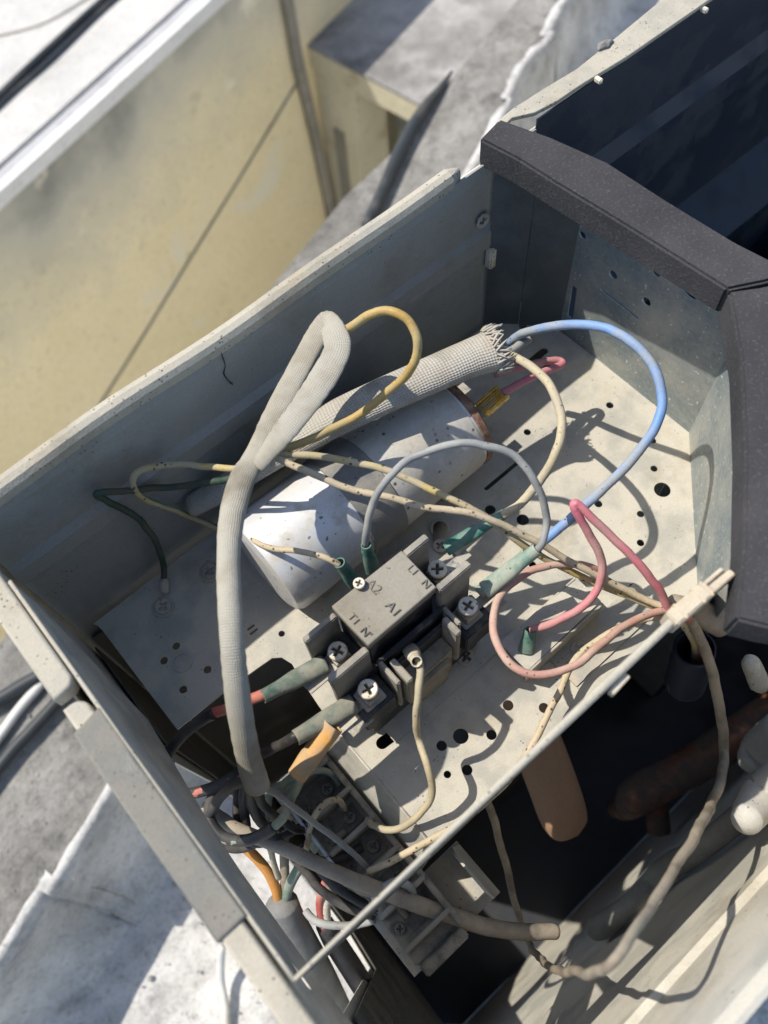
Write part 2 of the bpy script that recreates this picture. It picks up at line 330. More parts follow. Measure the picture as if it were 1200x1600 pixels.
def tube(name, pts, r, mat, parent=None, seg=12, per=8, stripe=False, cap=True, wob=0.0, hollow=False):
    """pts: world mm Vectors; r: scalar, or per-point scalar / (side, up) pair"""
    n = len(pts)
    rr = [r] * n if not isinstance(r, (list, tuple)) else list(r)
    rr = [(q, q) if not isinstance(q, (list, tuple)) else q for q in rr]
    full = [(*p, *q) for p, q in zip(pts, rr)]
    S = spline(full, per)
    pos = [Vector(s[:3]) for s in S]; rad = [(max(0.05, s[3]), max(0.05, s[4])) for s in S]
    vs, fs, uvs = [], [], []; L = 0; side = None
    if name == 'insulation':
        from mathutils import noise as mn_
        pos = [p + mn_.noise_vector(p * 0.045) * 1.1 + mn_.noise_vector(p * 0.14) * 0.35 for p in pos]
    for i, p in enumerate(pos):
        tn = (pos[min(i + 1, len(pos) - 1)] - pos[max(i - 1, 0)]).normalized()
        if side is None:
            side = tn.cross(Vector((0, 0, 1)))
            if side.length < 1e-3: side = Vector((1, 0, 0))
            side.normalize()
        else:
            side = (side - tn * side.dot(tn))
            zs = tn.cross(Vector((0, 0, 1)))
            if zs.length > 0.3 and zs.dot(side) > 0: side = side * 0.85 + zs.normalized() * 0.15
            side.normalize()
        up = side.cross(tn)
        if i: L += (p - pos[i - 1]).length
        kx = 1 + wob * math.sin(i * 1.7 + 3 * math.sin(i * 0.61)); ky = 1 + wob * math.cos(i * 1.31 + 2 * math.sin(i * 0.37))
        for k in range(seg):
            a = 2 * math.pi * k / seg
            vs.append(p + side * (math.cos(a) * rad[i][0] * kx) + up * (math.sin(a) * rad[i][1] * ky))
        uvs.append(L)
    m = len(pos); matidx = []; luv = []
    per_ = 2 * math.pi * (sum(q[0] + q[1] for q in rad) / (2 * m))
    for i in range(m - 1):
        for k in range(seg):
            k2 = (k + 1) % seg
            fs.append((i * seg + k, i * seg + k2, (i + 1) * seg + k2, (i + 1) * seg + k))
            a, b_ = per_ * k / seg, per_ * (k + 1) / seg
            luv += [(uvs[i], a), (uvs[i], b_), (uvs[i + 1], b_), (uvs[i + 1], a)]
            matidx.append(1 if (stripe and (k * 10 // seg) in (6, 7, 8)) else 0)
    ncap = 0
    if cap and not hollow:
        for ring, d in ((0, -1), (m - 1, 1)):
            tn = (pos[1] - pos[0]).normalized() if ring == 0 else (pos[-1] - pos[-2]).normalized()
            c = len(vs); vs.append(pos[ring] + tn * d * min(rad[ring]) * 0.45)
            for k in range(seg):
                a, b_ = ring * seg + k, ring * seg + (k + 1) % seg
                fs.append((c, b_, a) if d < 0 else (c, a, b_)); luv += [(uvs[ring], 0), (uvs[ring], 1), (uvs[ring], 2)]; matidx.append(0)
    me = bpy.data.meshes.new(name); me.from_pydata([tuple(v / 1000) for v in vs], [], fs)
    ul = me.uv_layers.new(name='UVMap')
    for i, q in enumerate(luv): ul.data[i].uv = q
    o = link(name, me, mat, parent, True)
    me.polygons.foreach_set('material_index', matidx)
    bm = bmesh.new(); bm.from_mesh(me); bmesh.ops.recalc_face_normals(bm, faces=bm.faces[:]); bm.to_mesh(me); bm.free()
    if hollow:
        md = o.modifiers.new('wall', 'SOLIDIFY'); md.thickness = hollow / 1000; md.offset = -1
    return o
def px(*L): return [P(*q) for q in L]
def pf(*L):
    o = []
    for q in L:
        p = P(*q)
        if p.y < -36: p = PY(q[0], q[1], -36)
        o.append(p)
    return o
def pw(*L):
    o = []
    for q in L:
        p = P(*q)
        if p.y > 213: p = PY(q[0], q[1], 213)
        if p.x < -31: p = PX(q[0], q[1], -31)
        o.append(p)
    return o
def text_mesh(name, s, size, mat, parent, mtx, depth=0.35):
    cu = bpy.data.curves.new(name, 'FONT'); cu.body = s; cu.size = size; cu.extrude = depth / 2; cu.align_x = 'CENTER'; cu.align_y = 'CENTER'; cu.resolution_u = 3; cu.offset = -size * 0.012
    o = bpy.data.objects.new('tmp', cu); C.objects.link(o); dg = bpy.context.evaluated_depsgraph_get(); dg.update()
    me = bpy.data.meshes.new_from_object(o.evaluated_get(dg)); bpy.data.objects.remove(o); bpy.data.curves.remove(cu)
    for v in me.vertices: v.co = (mtx @ v.co) / 1000
    me.materials.clear(); me.name = name
    return link(name, me, mat, parent)
def screw(x, y, z, r, h, mat, parent, rot=0.3, washer=0, name='screw', m2=None):
    """pan head with a real cross recess"""
    mt = m2 or Matrix.Translation((x, y, z)) @ Matrix.Rotation(rot, 4, 'Z')
    bm = bmesh.new()
    a, c = r * 0.62, r * 0.15
    cross = [(c, c), (a, c), (a, -c), (c, -c), (c, -a), (-c, -a), (-c, -c), (-a, -c), (-a, c), (-c, c), (-c, a), (c, a)][::-1]
    o = sheet(name, circle(0, 0, r, 22), [cross], h * 0.6, mat, parent, lambda s, t_, w_: mt @ Vector((s, t_, w_ + h)), bevel=min(h * 0.22, r * 0.12))
    bm.free()
    o2 = sheet('recess', circle(0, 0, r * 0.9, 14), [], h * 0.38, 'recess_dirt' if washer != 2 else mat, None, lambda s, t_, w_: mt @ Vector((s, t_, w_ + h * 0.4)))
    o2.parent = o; o2.matrix_parent_inverse = Matrix.Translation(-root_loc(parent)) if parent else Matrix()
    o2.matrix_parent_inverse = Matrix()
    if parent: pass
    if washer:
        w_o = sheet('washer', circle(0, 0, r * 1.35, 22), [], 0.6, mat, None, lambda s, t_, w_: mt @ Vector((s, t_, w_ + 0.6)), bevel=0.15)
        w_o.parent = o
    return o

# ================================================================== SETTING: roofs, curb, light well
def poly_slab(name, top, z0, z1, mat, parent=None, jitter=None):
    n = len(top); vs = [(x, y, z1) for x, y in top] + [(x, y, z0) for x, y in top]
    fs = [tuple(range(n)), tuple(range(2 * n - 1, n - 1, -1))] + [(i, n + i, n + (i + 1) % n, (i + 1) % n) for i in range(n)]
    o = from_data(name, vs, fs, mat, parent)
    bm = bmesh.new(); bm.from_mesh(o.data); bmesh.ops.recalc_face_normals(bm, faces=bm.faces[:]); bm.to_mesh(o.data); bm.free()
    return o
ZR, ZC = -550.0, -420.0
inn = [P(u, v, ZC) for u, v in ((0, 1490), (80, 1375), (165, 1240))] + [P(u, v, ZC) for u, v in ((754, 233), (792, 154), (817, 100), (862, 54), (883, 0))]
out = [P(u, v, ZC) for u, v in ((425, 448), (537, 308), (617, 233), (692, 137), (746, 71), (800, 12))]
d_in = Vector((0.92, 0.39, 0)); 
inner_line = [inn[0] - d_in * 2500] + inn + [inn[-1] + d_in * 2500]
outer_line = [out[0] - Vector((0.94, 0.34, 0)) * 2800] + out + [out[-1] + Vector((0.95, 0.31, 0)) * 2500]
def rough_line(L, step=35, amp=4):
    o = []
    for a, b in zip(L[:-1], L[1:]):
        n = max(1, int((b - a).length / step)) if (b - a).length < 1500 else 12
        for k in range(n):
            q = a.lerp(b, k / n); o.append((q.x + random.uniform(-amp, amp), q.y + random.uniform(-amp, amp)))
    o.append((L[-1].x, L[-1].y)); return o
il = rough_line(inner_line); ol = rough_line(outer_line, 60, 2)
# white roof that the unit stands on: one sheet with a lumpy painted surface near the unit
def roof_mesh():
    bm = bmesh.new()
    xs = [-9000, -4000, -2000, -1200] + [-800 + 25 * i for i in range(0, 90)] + [1800, 2600, 4000, 9000]
    ys = [-9000, -4000, -2000, -900] + [-500 + 25 * i for i in range(0, 70)] + [1500, 2600]
    # keep only points on the unit's side of the curb line
    def edge_y(x):
        for a, b in zip(inner_line[:-1], inner_line[1:]):
            if a.x <= x <= b.x: return a.y + (b.y - a.y) * (x - a.x) / max(1e-6, b.x - a.x)
        return inner_line[0].y + (x - inner_line[0].x) * 0.42 if x < inner_line[0].x else inner_line[-1].y + (x - inner_line[-1].x) * 0.42
    g = {}
    from mathutils import noise as mn
    for i, x in enumerate(xs):
        lim = edge_y(x) + 30
        for j, y in enumerate(ys):
            yy = min(y, lim)
            h = 5 * mn.noise(Vector((x / 130, yy / 130, 0))) + 2.2 * mn.noise(Vector((x / 40, yy / 40, 3)))
            d = lim - 30 - yy
            if 0 <= d < 60: h += (60 - d) * 0.10
            g[i, j] = bm.verts.new((x / 1000, yy / 1000, (ZR + h) / 1000))
    for i in range(len(xs) - 1):
        for j in range(len(ys) - 1):
            q = [g[i, j], g[i + 1, j], g[i + 1, j + 1], g[i, j + 1]]
            if (q[3].co - q[0].co).length < 1e-5 and (q[2].co - q[1].co).length < 1e-5: continue
            try: bm.faces.new(q)
            except ValueError: pass
    bmesh.ops.remove_doubles(bm, verts=bm.verts[:], dist=1e-5)
    return bm
roof = from_bm('roof', roof_mesh(), 'white_membrane', None, True); tag(roof, kind='structure')
curb = poly_slab('roof_curb', il + ol[::-1], -3600, ZC, 'curb_concrete'); tag(curb, kind='structure')
olo = [(x - 0.30 * 14, y + 0.95 * 14) for x, y in ol]
lww = poly_slab('unseen_bounce_wall', [(x - 0.30 * 0.5, y + 0.95 * 0.5) for x, y in ol] + olo[::-1], -3590, ZC - 30, 'coping_white'); tag(lww, kind='structure')  # added unseen pale face that bounces sun onto the yellow wall
# paint build-up that rides over the curb's inner edge (brushed white lip)
def paint_lip():
    L = [inn[0] - d_in * 700] + inn + [inn[-1] + d_in * 900]; pts = spline([tuple(q) for q in L], 14); vs, fs = [], []
    nrm = Vector((-0.37, 0.93, 0))
    for i, p in enumerate(pts):
        p = Vector(p); wdt = 6 + 3 * math.sin(i * 0.37 + 2 * math.sin(i * 0.21)) + random.uniform(-2.5, 2.5)
        j = lambda k: Vector((random.uniform(-k, k), random.uniform(-k, k), random.uniform(-k, k)))
        vs += [p + nrm * max(3, wdt) + Vector((0, 0, 1.5)), p + nrm * 2 + Vector((0, 0, 4)), p - nrm * 5 + Vector((0, 0, 1)), p - nrm * 9 + Vector((0, 0, -30)) + j(2), p - nrm * 16 + Vector((0, 0, -75)) + j(3), p - nrm * 30 + Vector((0, 0, -112)) + j(3), p - nrm * 58 + Vector((0, 0, -134))]
        if i:
            for k in range(6): a = (i - 1) * 7 + k; fs.append((a, a + 1, a + 8, a + 7))
    return from_data('paint_edge', vs, fs, 'white_membrane', curb, True)
paint_lip()
def grit():
    bm = bmesh.new()
    for k in range(330):
        if k % 3: u, v, zz = random.uniform(-60, 420), random.uniform(1240, 1700), ZR
        else: u, v, zz = random.uniform(-80, 120), random.uniform(940, 1450), ZC
        q = P(u, v, zz); r = random.choice((0.9, 1.1, 1.4, 1.8, 2.8)) * random.uniform(0.6, 1.3)
        m_ = Matrix.Translation((q.x / 1000, q.y / 1000, (zz + (3.5 if zz == ZR else 0.5)) / 1000)) @ Matrix.Rotation(random.uniform(0, 6), 4, Vector((random.random(), random.random(), 1))) @ Matrix.Diagonal((r / 1000, r * random.uniform(0.6, 1) / 1000, r * 0.6 / 1000, 1))
        bmesh.ops.create_icosphere(bm, subdivisions=1, radius=1, matrix=m_)
    o = from_bm('grit', bm, 'slab_top'); tag(o, 'loose grit scattered on the roof and curb beside the unit', 'grit', kind='stuff')
grit()
# opposite roof and yellow wall across the light well
ZO = -900.0
pa, pb = P(0, 300, ZO), P(330, 0, ZO); du = (pb - pa).normalized(); dn = Vector((du.y, -du.x, 0))   # dn points towards us
e0, e1 = pa - du * 3500, pb + du * 500
def strip(name, o0, o1, a0, a1, z0, z1, mat, parent=None):
    """box running along the opposite wall, a = distance from its face (towards us negative is behind)"""
    q = [o0 + dn * a0, o1 + dn * a0, o1 + dn * a1, o0 + dn * a1]
    return poly_slab(name, [(p.x, p.y) for p in q], z0, z1, mat, parent)
bld = thing('plaster_building', e0, 'pale yellow plaster building wall with white roof across the light well', 'building')
bld2 = bld
corner = P(480, 70, -1223)
strip('wall', e0, e1 + du * 300, -250, 0, -3600, ZO - 30, 'yellow_plaster', bld)
strip('coping', e0, e1 + du * 300, -16, 5, ZO - 29, ZO + 6, 'coping_white', bld)
strip('gutter_strip', e0, e1 + du * 300, -62, -17, ZO - 29, ZO - 8, 'coping_grey', bld)
strip('roof', e0, e1 + du * 300, -5000, -63, ZO - 29, ZO, 'opposite_membrane', bld)
# long thin crack-like cable on the yellow wall
def on_wall(u, v, off=4):
    d = ray(u, v); o = Vector((0, 0, CAMH)); t_ = (pa + dn * off - o).dot(dn) / d.dot(dn); return o + d * t_
cbl = tube('wall_cable', [on_wall(470, 120), on_wall(380, 270), on_wall(300, 400), on_wall(215, 540), on_wall(140, 660), on_wall(60, 800)], 3.2, 'stain_dark', None, 8)
tag(cbl, 'thin dark cable running diagonally down the yellow wall', 'cable')
pip = tube('corner_stain_tube', [on_wall(438, -60, 16), on_wall(446, -15, 16), on_wall(456, 40, 16), on_wall(466, 100, 16), on_wall(490, 200, 16), on_wall(515, 320, 16), on_wall(530, 400, 16)], [17, 17, 17, 18, 18, 19, 19], 'stain_dark', None, 12)  # tube standing where the wall has a dark corner stain
tag(pip, 'dark vertical drain pipe in the corner of the light well', 'pipe')
# end structure with a lower slab roof
fd = (P(660, 165, -1223) - corner).normalized(); fe = corner + fd * 1100; fp = Vector((-fd.y, fd.x, 0)); fp = fp if fp.x > 0 else -fp
end = thing('slab_annex', corner + Vector((0, 0, -2000)), 'weathered flat slab roof with cream fascia over a dark opening', 'building')
def fslab(name, s0, s1, a0, a1, z0, z1, mat):
    q = [corner + fd * s0 + fp * a0, corner + fd * s1 + fp * a0, corner + fd * s1 + fp * a1, corner + fd * s0 + fp * a1]
    return poly_slab(name, [(p.x, p.y) for p in q], z0, z1, mat, end)
fslab('roof_slab', -50, 1500, 0, 3000, -1223 - 8, -1223, 'slab_top')
fslab('fascia', -50, 1500, 0.5, 2990, -1223 - 75, -1223 - 9, 'pale_plaster')
fslab('wall', -200, 165, 8, 140, -3600, -1223 - 76, 'pale_plaster')
fslab('recess_wall', 166, 1500, 190, 240, -3600, -1223 - 76, 'grey_wall')
fslab('stain', 60, 105, 4, 7, -1900, -1480, 'stain_dark')
flo = poly_slab('light_well_floor', [(-4000, -500), (4000, -500), (4000, 4000), (-4000, 4000)], -3700, -3601, 'curb_concrete'); tag(flo, kind='structure')
# hoses and cables lying on the roofs, plus one dark tube as a shadow
def hose(name, pts, r, mat, label, cat='cable'):
    return tag(tube(name, pts, r, mat, None, 10), label, cat)
hose('roof_hose', px((572, 352, ZC + 10), (597, 300, ZC + 9), (625, 236, ZC + 9), (658, 176, ZC + 9), (688, 138, ZC + 5), (706, 112, ZC + 1)), [7, 8, 9, 8, 5, 2], 'hose_black', 'black hose lying along the edge of the grey concrete curb', 'hose')
hose('roof_pipe', px((-160, 310, ZO + 8), (0, 150, ZO + 8), (75, 78, ZO + 8), (150, 10, ZO + 8), (240, -70, ZO + 8)), [9, 10, 9, 9, 8], 'hose_black', 'grey pipe across the opposite white roof', 'pipe')
hose('roof_cable', px((-160, 325, ZO + 6), (0, 163, ZO + 6), (80, 92, ZO + 6), (165, 10, ZO + 6), (250, -60, ZO + 6)), 5, 'hose_black', 'thin dark cable beside the grey pipe on the opposite roof', 'cable')
hose('roof_wire', px((-60, 62, ZO + 3), (0, 55, ZO + 3), (70, 35, ZO + 3), (140, -5, ZO + 3), (200, -40, ZO + 3)), 1.6, 'wire_brown', 'hair-thin brown wire on the opposite white roof', 'wire')
hose('white_cable', px((-150, 1330, ZC + 6), (-20, 1175, ZC + 6), (30, 1108, ZC + 6), (75, 1055, ZC + 6), (200, 900, ZC + 6)), 5, 'hose_white', 'white cable lying on the grey curb left of the unit', 'cable')
hose('hose_and_shadow_tube', px((-150, 1400, ZC + 10), (0, 1197, ZC + 10), (50, 1140, ZC + 10), (100, 1085, ZC + 10), (220, 950, ZC + 10)), 6, 'hose_black', 'black hose lying on the grey curb left of the unit', 'hose')
hose('hose_and_shadow_tube', px((-150, 1180, ZC + 10), (0, 1092, ZC + 10), (40, 1068, ZC + 10), (80, 1045, ZC + 10), (220, 960, ZC + 10)), 7, 'hose_black', 'short dark hose beyond the white cable near the rim corner', 'hose')  # dark tube laid on the curb in place of a cast shadow
hose('thin_cord', px((346, 1480, ZR + 40), (345, 1530, ZR + 18), (352, 1580, ZR + 10), (350, 1660, ZR + 8), (330, 1800, ZR + 8)), [4, 4, 4.5, 4.5, 4], 'hose_white', 'pale cord hanging to the white roof beside the end panel', 'cord')
hose('drain_line', px((985, -60, ZR + 8), (950, 0, ZR + 8), (915, 60, ZR + 8), (885, 100, ZR + 8), (850, 150, ZR + 8)), 8, 'hose_white', 'pale grey pipe on the white roof above the rear panel', 'pipe')

# ================================================================== THE CONDENSER CABINET
ZT = 120.0; YA = 221.0; YF = -67.0; XB = -48.0; ZB = -520.0
unit = thing('condenser_cabinet', (100, 80, ZB), 'opened beige outdoor air conditioner cabinet with its top cover removed', 'air conditioner')
def extr(name, prof, a0, a1, mat, axis='x', thick=1.0, n=1, parent=unit):
    """bent sheet: profile polyline (c, z) extruded from a0 to a1 along axis; thickness by solidify"""
    vs, fs = [], []
    m = len(prof)
    for k in range(n + 1):
        a = a0 + (a1 - a0) * k / n
        for c, z in prof: vs.append((a, c, z) if axis == 'x' else (c, a, z))
    for k in range(n):
        for i in range(m - 1): q = k * m + i; fs.append((q, q + 1, q + m + 1, q + m))
    o = from_data(name, vs, fs, mat, parent)
    md = o.modifiers.new('thickness', 'SOLIDIFY'); md.thickness = thick / 1000; md.offset = 0
    return o
# rear panel: hemmed rim, pressed bead, plain below
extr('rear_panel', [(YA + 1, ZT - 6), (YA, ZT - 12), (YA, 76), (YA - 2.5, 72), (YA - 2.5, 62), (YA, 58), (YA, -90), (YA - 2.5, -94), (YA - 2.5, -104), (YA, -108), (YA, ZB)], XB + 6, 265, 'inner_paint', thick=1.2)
extr('rear_shade_sheet', [(YA - 4.5, -14), (YA - 4.5, ZB + 3)], XB + 8, 262, 'lip_and_shade', thick=1.0)  # added dark sheet, puts shade on the rear wall below the plate
sheet('end_shade_sheet', [(-62, 22), (1.5, 22), (7.5, -100), (14, -229.5), (41, -268), (152.5, -278.5), (152.5, -128), (150, -16), (YA - 8, -16), (YA - 8, ZB + 3), (-62, ZB + 3)], [], 1.0, 'lip_and_shade', unit, lambda s, t_, w_: (-41.0 + w_, s, t_))  # added dark sheet whose colour stands for shade on the lower end panel
rimz = [(YA - 0.2, ZT - 7), (YA - 0.6, ZT - 2.2), (YA + 0.8, ZT - 0.3), (YA + 3.2, ZT + 0.3), (YA + 5.6, ZT - 0.3), (YA + 6.6, ZT - 2.5), (YA + 6.6, ZT - 12)]
o = extr('rear_rim', rimz, -30, 218, 'rim_paint', thick=1.0, n=40)
for v in o.data.vertices:
    v.co.z += 0.0007 * math.sin(v.co.x * 60) ; k_ = max(0, (v.co.x - 0.2145) / 0.0035); v.co.y += ((YA + 3) / 1000 - v.co.y) * 0.75 * min(1, k_) ** 2; v.co.z -= 0.002 * min(1, k_) ** 2; v.co.y += 0.0006 * math.sin(v.co.x * 34 + 1)
# outer skin of the rear panel
extr('rear_skin', [(YA + 6.6, ZT - 12), (YA + 6.6, ZB)], -30, 1500, 'panel_paint', thick=0.8)
# rounded rear-left corner
def corner_post():
    vs, fs = [], []; zs = [ZT + 0.2, ZT - 1.5, ZT - 8, -10]
    n = 8
    for r, zz in ((2, ZT - 8), (2, ZT - 1.2), (0.8, ZT + 0.2), (-7.5, ZT + 0.2), (-9, ZT - 1.5), (-9, ZB)):
        pass
    prof = [(7, ZT - 10), (7, ZT - 1.6), (8.5, ZT), (14.5, ZT), (16.2, ZT - 1.6), (16.2, ZB)]
    cx, cy = -32.5, YA - 9.5
    for k in range(n + 1):
        a = math.pi / 2 + math.pi / 2 * k / n
        for r, zz in prof: vs.append((cx + r * math.cos(a), cy + r * math.sin(a), zz))
    m = len(prof)
    for k in range(n):
        for i in range(m - 1): q = k * m + i; fs.append((q, q + 1, q + m + 1, q + m))
    o = from_data('corner_post', vs, fs, 'rim_paint', unit, True)
    md = o.modifiers.new('thickness', 'SOLIDIFY'); md.thickness = 0.001; md.offset = 0
corner_post()
# end rim: two hemmed lengths with a gap between, the second under a galvanised clip
def rim_bar(name, y0, y1, x0, x1, z1, mat, parent, rnd0=0, rnd1=0, h=9):
    """top hem seen from above: flat bar with rounded inner corners"""
    pts = [(x0, y0), (x1, y0), (x1, y1), (x0, y1)]
    out = []
    def arc(cx, cy, r, a0, a1):
        return [(cx + r * math.cos(a0 + (a1 - a0) * k / 6), cy + r * math.sin(a0 + (a1 - a0) * k / 6)) for k in range(7)]
    out += [(x0, y0)]
    out += arc(x1 - rnd0, y0 + rnd0, rnd0, -math.pi / 2, 0) if rnd0 else [(x1, y0)]
    out += arc(x1 - rnd1, y1 - rnd1, rnd1, 0, math.pi / 2) if rnd1 else [(x1, y1)]
    out += [(x0, y1)]
    return sheet(name, out, [], h, mat, parent, lambda s, t_, w_: (s, t_, z1 + w_), bevel=1.1)
rim_bar('end_rim', 137.5, YA - 10, -48.7, -39.5, ZT, 'rim_paint', unit, rnd0=4)
rim_bar('end_rim', -120, 133, -48.2, -40.2, ZT - 1.0, 'rim_paint', unit, rnd1=5)
clip = sheet('end_clip', [(-49.4, 42), (-38.2, 42), (-38.2, 125), (-49.4, 123)], [], 16, 'clip_zinc', unit, lambda s, t_, w_: (s, t_, ZT + 0.6 + w_), bevel=0.9)
# end panel strip (service cover below is off, so the wall stops above the opening)
def end_panel():
    outl = [(-140, ZT - 12), (YA - 6, ZT - 12), (YA - 6, ZB), (-140, ZB)]
    holes = [[(60, 84), (70, 84), (70, 88), (60, 88)], [(96, 70), (106, 70), (106, 74), (96, 74)], slot(20, 60, 30, 60, 2.5), slot(118, 96, 124, 96, 2), [(5, 26), (11, -100), (17, -228), (42, -265), (149, -275), (149, -128), (140, -20), (128, 6), (70, 24)]]
    return sheet('end_panel', outl, holes, 1.0, 'panel_paint', unit, lambda s, t_, w_: (-43.5 + w_, s, t_))
end_panel()
# thin inner frame: side sheet whose edge shows as a bright line, and the front lip of the control tray
XI = -38.0
sheet('tray_side', [(19.6, ZT - 1), (186, ZT - 1), (186, ZT - 30), (150, 20), (19.6, ZT - 16)], [], 0.9, 'dull_metal', unit, lambda s, t_, w_: (XI + w_, s, t_))
# front lip: top y = 19.6, lower edge leaning to y = 26.4
def lipmap(s, t_, w_): return (s, 26.4 + (19.6 - 26.4) * t_ / (ZT - 1) + w_, t_)
def lip_from_panel(L):
    # where sun that falls on these front-panel spots passes through the lip
    o = []
    for u, v in L:
        q = PY(u, v, YF); k = 90.0 / -SUN.y; o.append((q.x - SUN.x * k, q.z - SUN.z * k))
    return o
lip_holes = []
for L in ([(1078, 1418), (1158, 1347), (1154, 1342), (1075, 1413)], [(1008, 1441), (1036, 1410), (1032, 1407), (1004, 1438)],
          [(990, 1464), (1025, 1475), (958, 1540), (946, 1523), (964, 1492)], [(923, 1527), (946, 1548), (900, 1596)]):
    q = lip_from_panel(L)
    if all(-36 < p[0] < 150 and 6 < p[1] < 112 for p in q): lip_holes.append(q)
    else: print('lip hole skipped', [(round(p[0]), round(p[1])) for p in q])
sheet('tray_lip', [(XI, ZT - 1), (151, ZT - 1), (160, 90), (203, 1), (XI, 1)], lip_holes, 0.9, 'lip_and_shade', unit, lipmap)
tube('lip_hem', [Vector((XI, 19.6, ZT - 1)), Vector((0, 19.7, ZT - 0.8)), Vector((40, 19.7, ZT - 0.6)), Vector((80, 19.5, ZT - 0.6)), Vector((120, 19.5, ZT - 0.8)), Vector((151, 19.6, ZT - 1))], [0.7, 0.8, 1.2, 1.5, 1.5, 1.2], 'rim_paint', unit, 10)
tube('side_hem', [Vector((XI, 19.6, ZT - 1)), Vector((XI, 80, ZT - 1)), Vector((XI, 130, ZT - 1)), Vector((XI, 186, ZT - 1))], 0.65, 'rim_paint', unit, 8)
# ---- mounting plate
def pp(*L): return [tuple(P(u, v, 0))[:2] for u, v in L]
plate_out = [(-34, 216), (-33, 214)] + pp((160, 985), (277, 1140), (345, 1085), (405, 1042)) + pp((425, 1028), (440, 1027), (456, 1037), (472, 1064), (498, 1103), (525, 1140)) + [(22.4, 26.6), (203, 26.6), (204, 33), (264, 91), (264, 160), (262, 217)]
ph = []
for u, v, r in ((720, 1150, 3.6), (690, 1165, 2.4), (768, 1148, 2.4), (730, 1203, 2.4), (699, 1210, 1.7), (794, 1102, 2.5), (850, 1106, 2.4), (624, 1108, 2.3),
                (275, 1009, 2), (256, 1032, 2), (324, 1046, 2), (286, 1077, 2), (1035, 765, 4.3), (1020, 688, 1.9), (1022, 732, 1.9), (935, 787, 2.1), (1001, 803, 1.9), (1001, 848, 1.9),
                (953, 633, 2.1), (990, 917, 2.1), (862, 717, 2.2), (824, 675, 2.0), (817, 812, 3.2), (766, 796, 2.8), (800, 490, 3.0), (817, 509, 2.4), (832, 882, 1.9), (951, 971, 2.6), (440, 990, 1.6), (880, 1045, 2.6), (812, 1045, 1.8)):
    q = P(u, v, 0); ph.append(circle(q.x, q.y, r))
def pslot(u1, v1, u2, v2, r):
    a, b = P(u1, v1, 0), P(u2, v2, 0); ph.append(slot(a.x, a.y, b.x, b.y, r))
pslot(597, 1161, 612, 1150, 2.8); pslot(760, 763, 815, 717, 1.2); pslot(828, 566, 850, 548, 2.4); pslot(842, 583, 858, 570, 1.6); pslot(388, 983, 396, 977, 0.7); pslot(392, 990, 401, 983, 0.7)
def _bb(h): return min(p[0] for p in h), max(p[0] for p in h), min(p[1] for p in h), max(p[1] for p in h)
_k = []
for h in ph:
    a = _bb(h)
    if all(a[1] < b[0] - .2 or a[0] > b[1] + .2 or a[3] < b[2] - .2 or a[2] > b[3] + .2 for b in map(_bb, _k)) and a[2] > 28: _k.append(h)
ph = _k
plate = sheet('mounting_plate', plate_out, ph, 1.2, 'plate_dust', unit, lambda s, t_, w_: (s, t_, w_))
# pressed dimples and embossed rings
for u, v, r in ((866, 1000, 6), (624, 1108, 5), (285, 1035, 5)):
    q = P(u, v, 0); rg = sheet('pressed_ring', circle(q.x, q.y, r, 24), [circle(q.x, q.y, r - 0.9, 24)], 0.4, 'plate_dust', None, lambda s, t_, w_: (s, t_, w_ + 0.41)); rg.parent = plate
# downturned flange and the ledge that carries the terminal block
fl = sheet('plate_flange', [(26.6, 0.1), (96, 0.1), (101, -44), (26.6, -44)], [], 1.1, 'plate_dust', None, lambda s, t_, w_: (22.9 - w_ * 1 - (t_) * -0.32 + 0.0, s, t_)); fl.parent = plate
ledge = sheet('terminal_ledge', [(-18, -4), (36, -4), (36, 26), (9.5, 26), (9.5, 101), (-18, 104)], [], 1.2, 'dull_metal', None, lambda s, t_, w_: (s, t_, -44.5 + w_)); ledge.parent = plate
lt = sheet('ledge_flange', [(-4, 0), (24, 0), (24, 20), (20, 24), (0, 24), (-4, 20)], [], 1.2, 'plate_dust', None, lambda s, t_, w_: (36 + w_ - t_ * 0.25, s, -44.5 + t_)); lt.parent = plate
# plate front return under the lip
# ---- partition (galvanised), folded in plan
def panel_between(name, a, b, holes, mat, z0=-500, z1=112, thick=1.0, par=None):
    A, B = Vector((*a, 0)), Vector((*b, 0)); d = (B - A); L = d.length; d.normalize(); nn = Vector((d.y, -d.x, 0))
    return sheet(name, [(0, z0), (L, z0), (L, z1), (0, z1)], holes, thick, mat, unit, lambda s, t_, w_: tuple(A + d * s + Vector((0, 0, t_)) + nn * -w_)), A, d, L
pa1, pb1 = (265.0, 186.0), (265.0, 91.0)
def on_panel(u, v, a, b):
    A, B = Vector((*a, 0)), Vector((*b, 0)); d = (B - A).normalized(); nn = Vector((d.y, -d.x, 0)); r0 = ray(u, v); o_ = Vector((0, 0, CAMH))
    t_ = (A - o_).dot(nn) / r0.dot(nn); q = o_ + r0 * t_
    return (q - A).dot(d), q.z
h1 = []
for u, v, r in ((912, 366, 2.2), (960, 428, 2.6), (1027, 424, 2.6), (1012, 470, 2.6)):
    s, t_ = on_panel(u, v, pa1, pb1); h1.append(circle(s, t_, r))
s1, t1 = on_panel(942, 452, pa1, pb1); s2, t2 = on_panel(998, 496, pa1, pb1); h1.append(slot(s1, t1, s2, t2, 0.9))
s1, t1 = on_panel(1068, 442, pa1, pb1); s2, t2 = on_panel(1083, 456, pa1, pb1); h1.append(slot(s1, t1, s2, t2, 3.6))
s1, t1 = on_panel(898, 445, pa1, pb1); s2, t2 = on_panel(892, 495, pa1, pb1); h1.append([(max(2.5, s1 - 2), t1), (max(6, s1 + 2.5), t1), (max(6, s2 + 2.5), t2), (max(2.5, s2 - 2), t2)])
